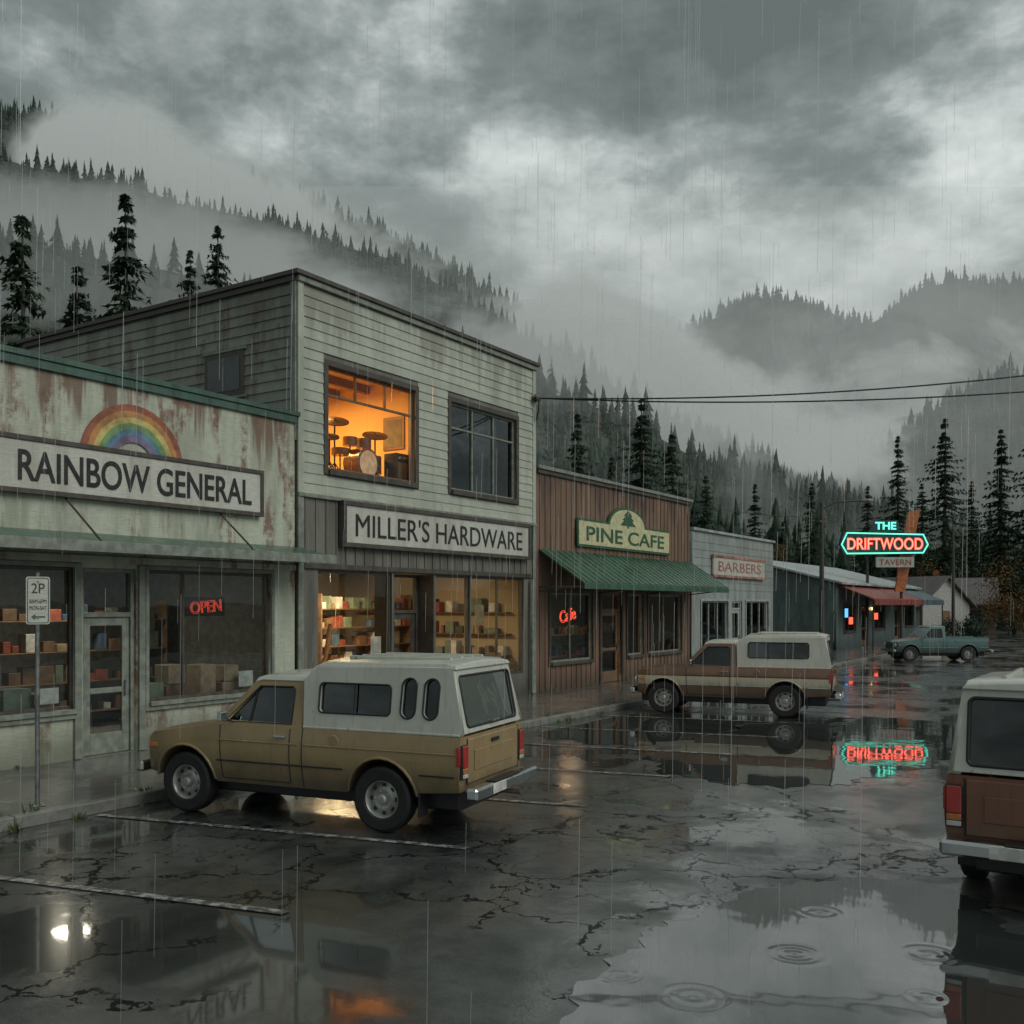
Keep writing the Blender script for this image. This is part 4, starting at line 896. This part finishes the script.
def shrub(loc,h,w,seed,mat):
    r=random.Random(seed); V=[];F=[]
    cl=[(r.gauss(0,w*.35),r.gauss(0,w*.35),h*r.uniform(.3,.9),r.uniform(.35,.6)*w*.5) for _ in range(9)]
    for cx,cy,cz,cr in cl:
        q=len(V); V+=[(0,0,0),(.08,0,0),(cx,cy,cz)]; F.append((q,q+1,q+2))
        for _ in range(170):
            d=Vector((r.gauss(0,1),r.gauss(0,1),r.gauss(0,1))).normalized()*cr*r.uniform(.5,1.1); u=Vector((r.gauss(0,1),r.gauss(0,1),r.gauss(0,1))).normalized()*.14; v=d.cross(u).normalized()*.12
            c=Vector((cx,cy,cz))+d; q=len(V); V+=[c-u,c+v,c+u]; F.append((q,q+1,q+2))
    o=mkmesh('shrub',V,F,mat); o.location=loc
for i,(r,d,h,w,a) in enumerate([(42,80,3.0,5,1),(44,84,5.0,6,1),(47,88,8,7,1),(45,88,2.6,4,0),(49,84,2.2,4,1),(53,88,5,5,0),(26,98,5,5,1),(29,92,3.5,4,0),(36.5,80,1.3,3,0),(23,92,9,5,1)]):
    shrub(W(r,d),h,w,i,m_autumn if a else m_fol)
def house(loc,rot,w,l,h,rh,wm,name='house'):
    g=G(name,loc,rot); g.box('walls',wm,-l/2,l/2,-w/2,w/2,0,h,.01)
    for s in (1,-1):
        g.hexa('roof',m_roofh,[(-l/2-.4,0,h+rh-.02),(l/2+.4,0,h+rh-.02),(l/2+.4,s*(w/2+.5),h-.25),(-l/2-.4,s*(w/2+.5),h-.25),(-l/2-.4,0,h+rh+.12),(l/2+.4,0,h+rh+.12),(l/2+.4,s*(w/2+.5),h-.12),(-l/2-.4,s*(w/2+.5),h-.12)],0)
    for s in (1,-1): g.quad('gable',wm,[(s*l/2,-w/2,h),(s*l/2,w/2,h),(s*l/2,0,h+rh)])
    for x in (-l*.3,0,l*.3):
        for s in (1,-1): g.box('window',m_black,x-.5,x+.5,s*(w/2+.002),s*(w/2+.04),1.0,2.1)
    g.box('door',m_wood,l/2+.002,l/2+.05,-.5,.5,0,2.1); g.box('chimney',m_redg,-1,-.4,-.3,.3,h+rh-.3,h+rh+.9); g.done()
m_roofh=simple('house_roof',(.13,.115,.11),.5,scale=2)
P=W(35.5,88); house(P,YAW-1.1,6,8,2.6,2.4,simple('house_wall_grey',(.38,.38,.35),.6))
P=W(43.5,99); house(P,YAW-.4,7,9,2.8,2.4,simple('house_wall_brown',(.20,.11,.08),.6))
# ---------------------------------------------------------------- mist
def mist(d,r0,r1,z0,z1,amin,amax,scale,b0,b1,gs,th=.5,gain=2.2,seed=0,st=(1,1,1.6),zf=.5,zm=100.,em=.12):
    V=[(r0,d,z0),(r0,d,z1),(r1,d,z1),(r1,d,z0)]; F=[(0,3,2,1)]
    m=bpy.data.materials.new('mist_glow_mat'); m.use_nodes=True; nt=m.node_tree; nt.nodes.clear(); nosample(m)
    co=nd(nt,'ShaderNodeTexCoord').outputs['Object']; sp=nd(nt,'ShaderNodeSeparateXYZ',{0:co})
    nn=noi(nt,mapping(nt,co,st,(seed*31.7,seed*11,seed*7.1)),scale,5,.60,.3)
    v=M(nt,'ADD',M(nt,'MULTIPLY_ADD',nn,1.7,-.35),mr(nt,sp.outputs[2],z0,z1,b0,b1,smooth=False))
    for (r,z,rad,amp) in gs:
        dx=M(nt,'DIVIDE',M(nt,'SUBTRACT',sp.outputs[0],r),rad*1.8); dz=M(nt,'DIVIDE',M(nt,'SUBTRACT',sp.outputs[2],z),rad)
        q=M(nt,'ADD',M(nt,'MULTIPLY',dx,dx),M(nt,'MULTIPLY',dz,dz)); v=M(nt,'ADD',v,M(nt,'MULTIPLY',M(nt,'EXPONENT',M(nt,'MULTIPLY',q,-1.0)),amp))
    a=M(nt,'MULTIPLY',M(nt,'SUBTRACT',v,th),gain,clamp=True)
    a=mr(nt,a,0,1,0,amax)
    a=M(nt,'MULTIPLY',a,mr(nt,sp.outputs[2],z1-(z1-z0)*zf,z1,1,0))
    a=M(nt,'MAXIMUM',a,M(nt,'MULTIPLY',mr(nt,sp.outputs[2],zm*.3,zm,amin,0),mr(nt,nn,.3,.65,.6,1.2)))
    df=nd(nt,'ShaderNodeBsdfDiffuse',{'Color':(.92,.94,.93,1)}).outputs[0]; tl=nd(nt,'ShaderNodeBsdfTranslucent',{'Color':(.92,.94,.93,1)}).outputs[0]
    ds=nd(nt,'ShaderNodeMixShader',{0:.5,1:df,2:tl}).outputs[0]
    ds=nd(nt,'ShaderNodeAddShader',{0:ds,1:nd(nt,'ShaderNodeEmission',{'Color':(.93,1,.98,1),'Strength':em}).outputs[0]}).outputs[0]  # added glow: sheets emit to stand in for skylight scattered in mist
    tr=nd(nt,'ShaderNodeBsdfTransparent').outputs[0]
    nt.links.new(nd(nt,'ShaderNodeMixShader',{0:a,1:tr,2:ds}).outputs[0],nd(nt,'ShaderNodeOutputMaterial').inputs[0])
    o=mkmesh('mist',V,F,m,None); o.rotation_euler=(0,0,YAW); return o
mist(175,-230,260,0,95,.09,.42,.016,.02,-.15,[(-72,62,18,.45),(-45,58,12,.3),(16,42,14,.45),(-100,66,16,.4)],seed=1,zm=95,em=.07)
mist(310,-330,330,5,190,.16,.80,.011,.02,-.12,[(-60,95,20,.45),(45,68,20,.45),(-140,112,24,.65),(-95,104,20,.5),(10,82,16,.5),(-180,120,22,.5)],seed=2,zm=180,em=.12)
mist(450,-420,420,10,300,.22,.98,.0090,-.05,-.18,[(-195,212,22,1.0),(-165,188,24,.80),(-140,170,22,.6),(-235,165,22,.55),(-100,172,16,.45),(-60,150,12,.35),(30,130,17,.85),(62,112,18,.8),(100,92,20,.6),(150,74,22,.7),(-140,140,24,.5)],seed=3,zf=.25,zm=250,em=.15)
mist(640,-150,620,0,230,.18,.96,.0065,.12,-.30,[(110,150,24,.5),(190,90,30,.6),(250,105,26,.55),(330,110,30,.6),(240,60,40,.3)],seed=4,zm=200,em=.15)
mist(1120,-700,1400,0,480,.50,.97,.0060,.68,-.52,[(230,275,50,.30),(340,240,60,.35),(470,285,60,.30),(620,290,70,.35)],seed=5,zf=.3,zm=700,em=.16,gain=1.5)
# ---------------------------------------------------------------- rain
V=[];F=[]
for i in range(1100):
    d=4+32*random.random()**1.1; r=random.uniform(-.62,.62)*d; z=random.uniform(0,9+.25*d); p=W(r,d,z); L=random.uniform(.35,1.1); w=.0011+.00012*d
    n=len(V); V+=[(p.x-w,p.y,z),(p.x+w*.6,p.y+w,z),(p.x+w*.6,p.y-w,z),(p.x-w+.012,p.y,z+L),(p.x+w*.6+.012,p.y+w,z+L),(p.x+w*.6+.012,p.y-w,z+L)]
    F+=[(n,n+1,n+4,n+3),(n+1,n+2,n+5,n+4),(n+2,n,n+3,n+5)]
mr_=bpy.data.materials.new('rain_water'); mr_.use_nodes=True; nt=mr_.node_tree; nt.nodes.clear()
gl=nd(nt,'ShaderNodeMixShader',{0:.5,1:nd(nt,'ShaderNodeBsdfTranslucent',{'Color':(1,1,1,1)}).outputs[0],2:nd(nt,'ShaderNodeBsdfGlossy',{'Color':(1,1,1,1),'Roughness':.3}).outputs[0]}).outputs[0]
nt.links.new(nd(nt,'ShaderNodeMixShader',{0:.34,1:nd(nt,'ShaderNodeBsdfTransparent').outputs[0],2:gl}).outputs[0],nd(nt,'ShaderNodeOutputMaterial').inputs[0])
mkmesh('rain',V,F,mr_)
# ---------------------------------------------------------------- world
w=bpy.data.worlds.new('World'); scene.world=w; w.use_nodes=True; nt=w.node_tree; nt.nodes.clear()
gen=nd(nt,'ShaderNodeTexCoord').outputs['Generated']
SUN_EL=math.radians(38); saz=Vector((.93,.10,0)).normalized()
sky=nd(nt,'ShaderNodeTexSky'); sky.sky_type='NISHITA'; sky.sun_disc=False; sky.sun_elevation=SUN_EL; sky.sun_rotation=math.atan2(saz.x,saz.y)
nrm=nd(nt,'ShaderNodeVectorMath',{0:gen},operation='NORMALIZE').outputs[0]; sp=nd(nt,'ShaderNodeSeparateXYZ',{0:nrm})
zz=M(nt,'ADD',M(nt,'MAXIMUM',sp.outputs[2],0.0),.25)
pr=nd(nt,'ShaderNodeCombineXYZ',{0:M(nt,'DIVIDE',sp.outputs[0],zz),1:M(nt,'DIVIDE',sp.outputs[1],zz),2:0.3}).outputs[0]
n1=noi(nt,pr,1.5,6,.58,.1); n2=noi(nt,mapping(nt,nrm,(1,1,1.8),(3,1,0)),7.0,7,.60,.1)
v=M(nt,'ADD',M(nt,'MULTIPLY_ADD',n1,1.9,-.78),M(nt,'MULTIPLY_ADD',n2,1.6,-.53))
for px,py,n,a in [(215,100,130,.40),(420,115,200,.28),(625,245,140,.50),(540,170,220,.18),(900,215,120,.54),(1010,165,200,.20),(850,40,22,-.22),(670,100,80,-.24),(60,30,40,-.20),(330,30,60,-.14)]:
    dv=W((px-512)/982,1,(605-py)/982).normalized(); dt=nd(nt,'ShaderNodeVectorMath',{0:nrm,1:tuple(dv)},operation='DOT_PRODUCT').outputs['Value']
    v=M(nt,'ADD',v,M(nt,'MULTIPLY',M(nt,'POWER',M(nt,'MAXIMUM',dt,0.0),float(n)),a))
cc=ramp(nt,v,[(.12,(.128,.157,.150)),(.42,(.196,.232,.222)),(.60,(.31,.352,.34)),(.78,(.51,.56,.545)),(1.0,(.70,.75,.73))])
hz=mr(nt,sp.outputs[2],.0,.16,1,0); cc=mix(nt,M(nt,'MULTIPLY',hz,.7),cc,(.315,.362,.35))
b1=nd(nt,'ShaderNodeBackground',{'Color':sky.outputs[0],'Strength':.06}).outputs[0]; b2=nd(nt,'ShaderNodeBackground',{'Color':cc,'Strength':1.08}).outputs[0]
nt.links.new(nd(nt,'ShaderNodeMixShader',{0:.95,1:b1,2:b2}).outputs[0],nd(nt,'ShaderNodeOutputWorld').inputs[0])
L=bpy.data.lights.new('sun','SUN'); L.energy=1.3; L.angle=math.radians(40); L.color=(1,.99,.93)
so=link(bpy.data.objects.new('sun',L)); dv=Vector((saz.x*math.cos(SUN_EL),saz.y*math.cos(SUN_EL),math.sin(SUN_EL))); so.rotation_euler=dv.to_track_quat('Z','Y').to_euler()
scene.view_settings.view_transform='Standard'; scene.view_settings.look='None'; scene.view_settings.exposure=0
cam=bpy.data.cameras.new('camera'); cam.lens=36*982/1024; cam.sensor_width=36; cam.shift_y=93/1024; cam.clip_end=9000; cam.clip_start=.1
co_=link(bpy.data.objects.new('camera',cam)); co_.location=(0,0,2.6); co_.rotation_euler=(math.radians(90),0,YAW); scene.camera=co_
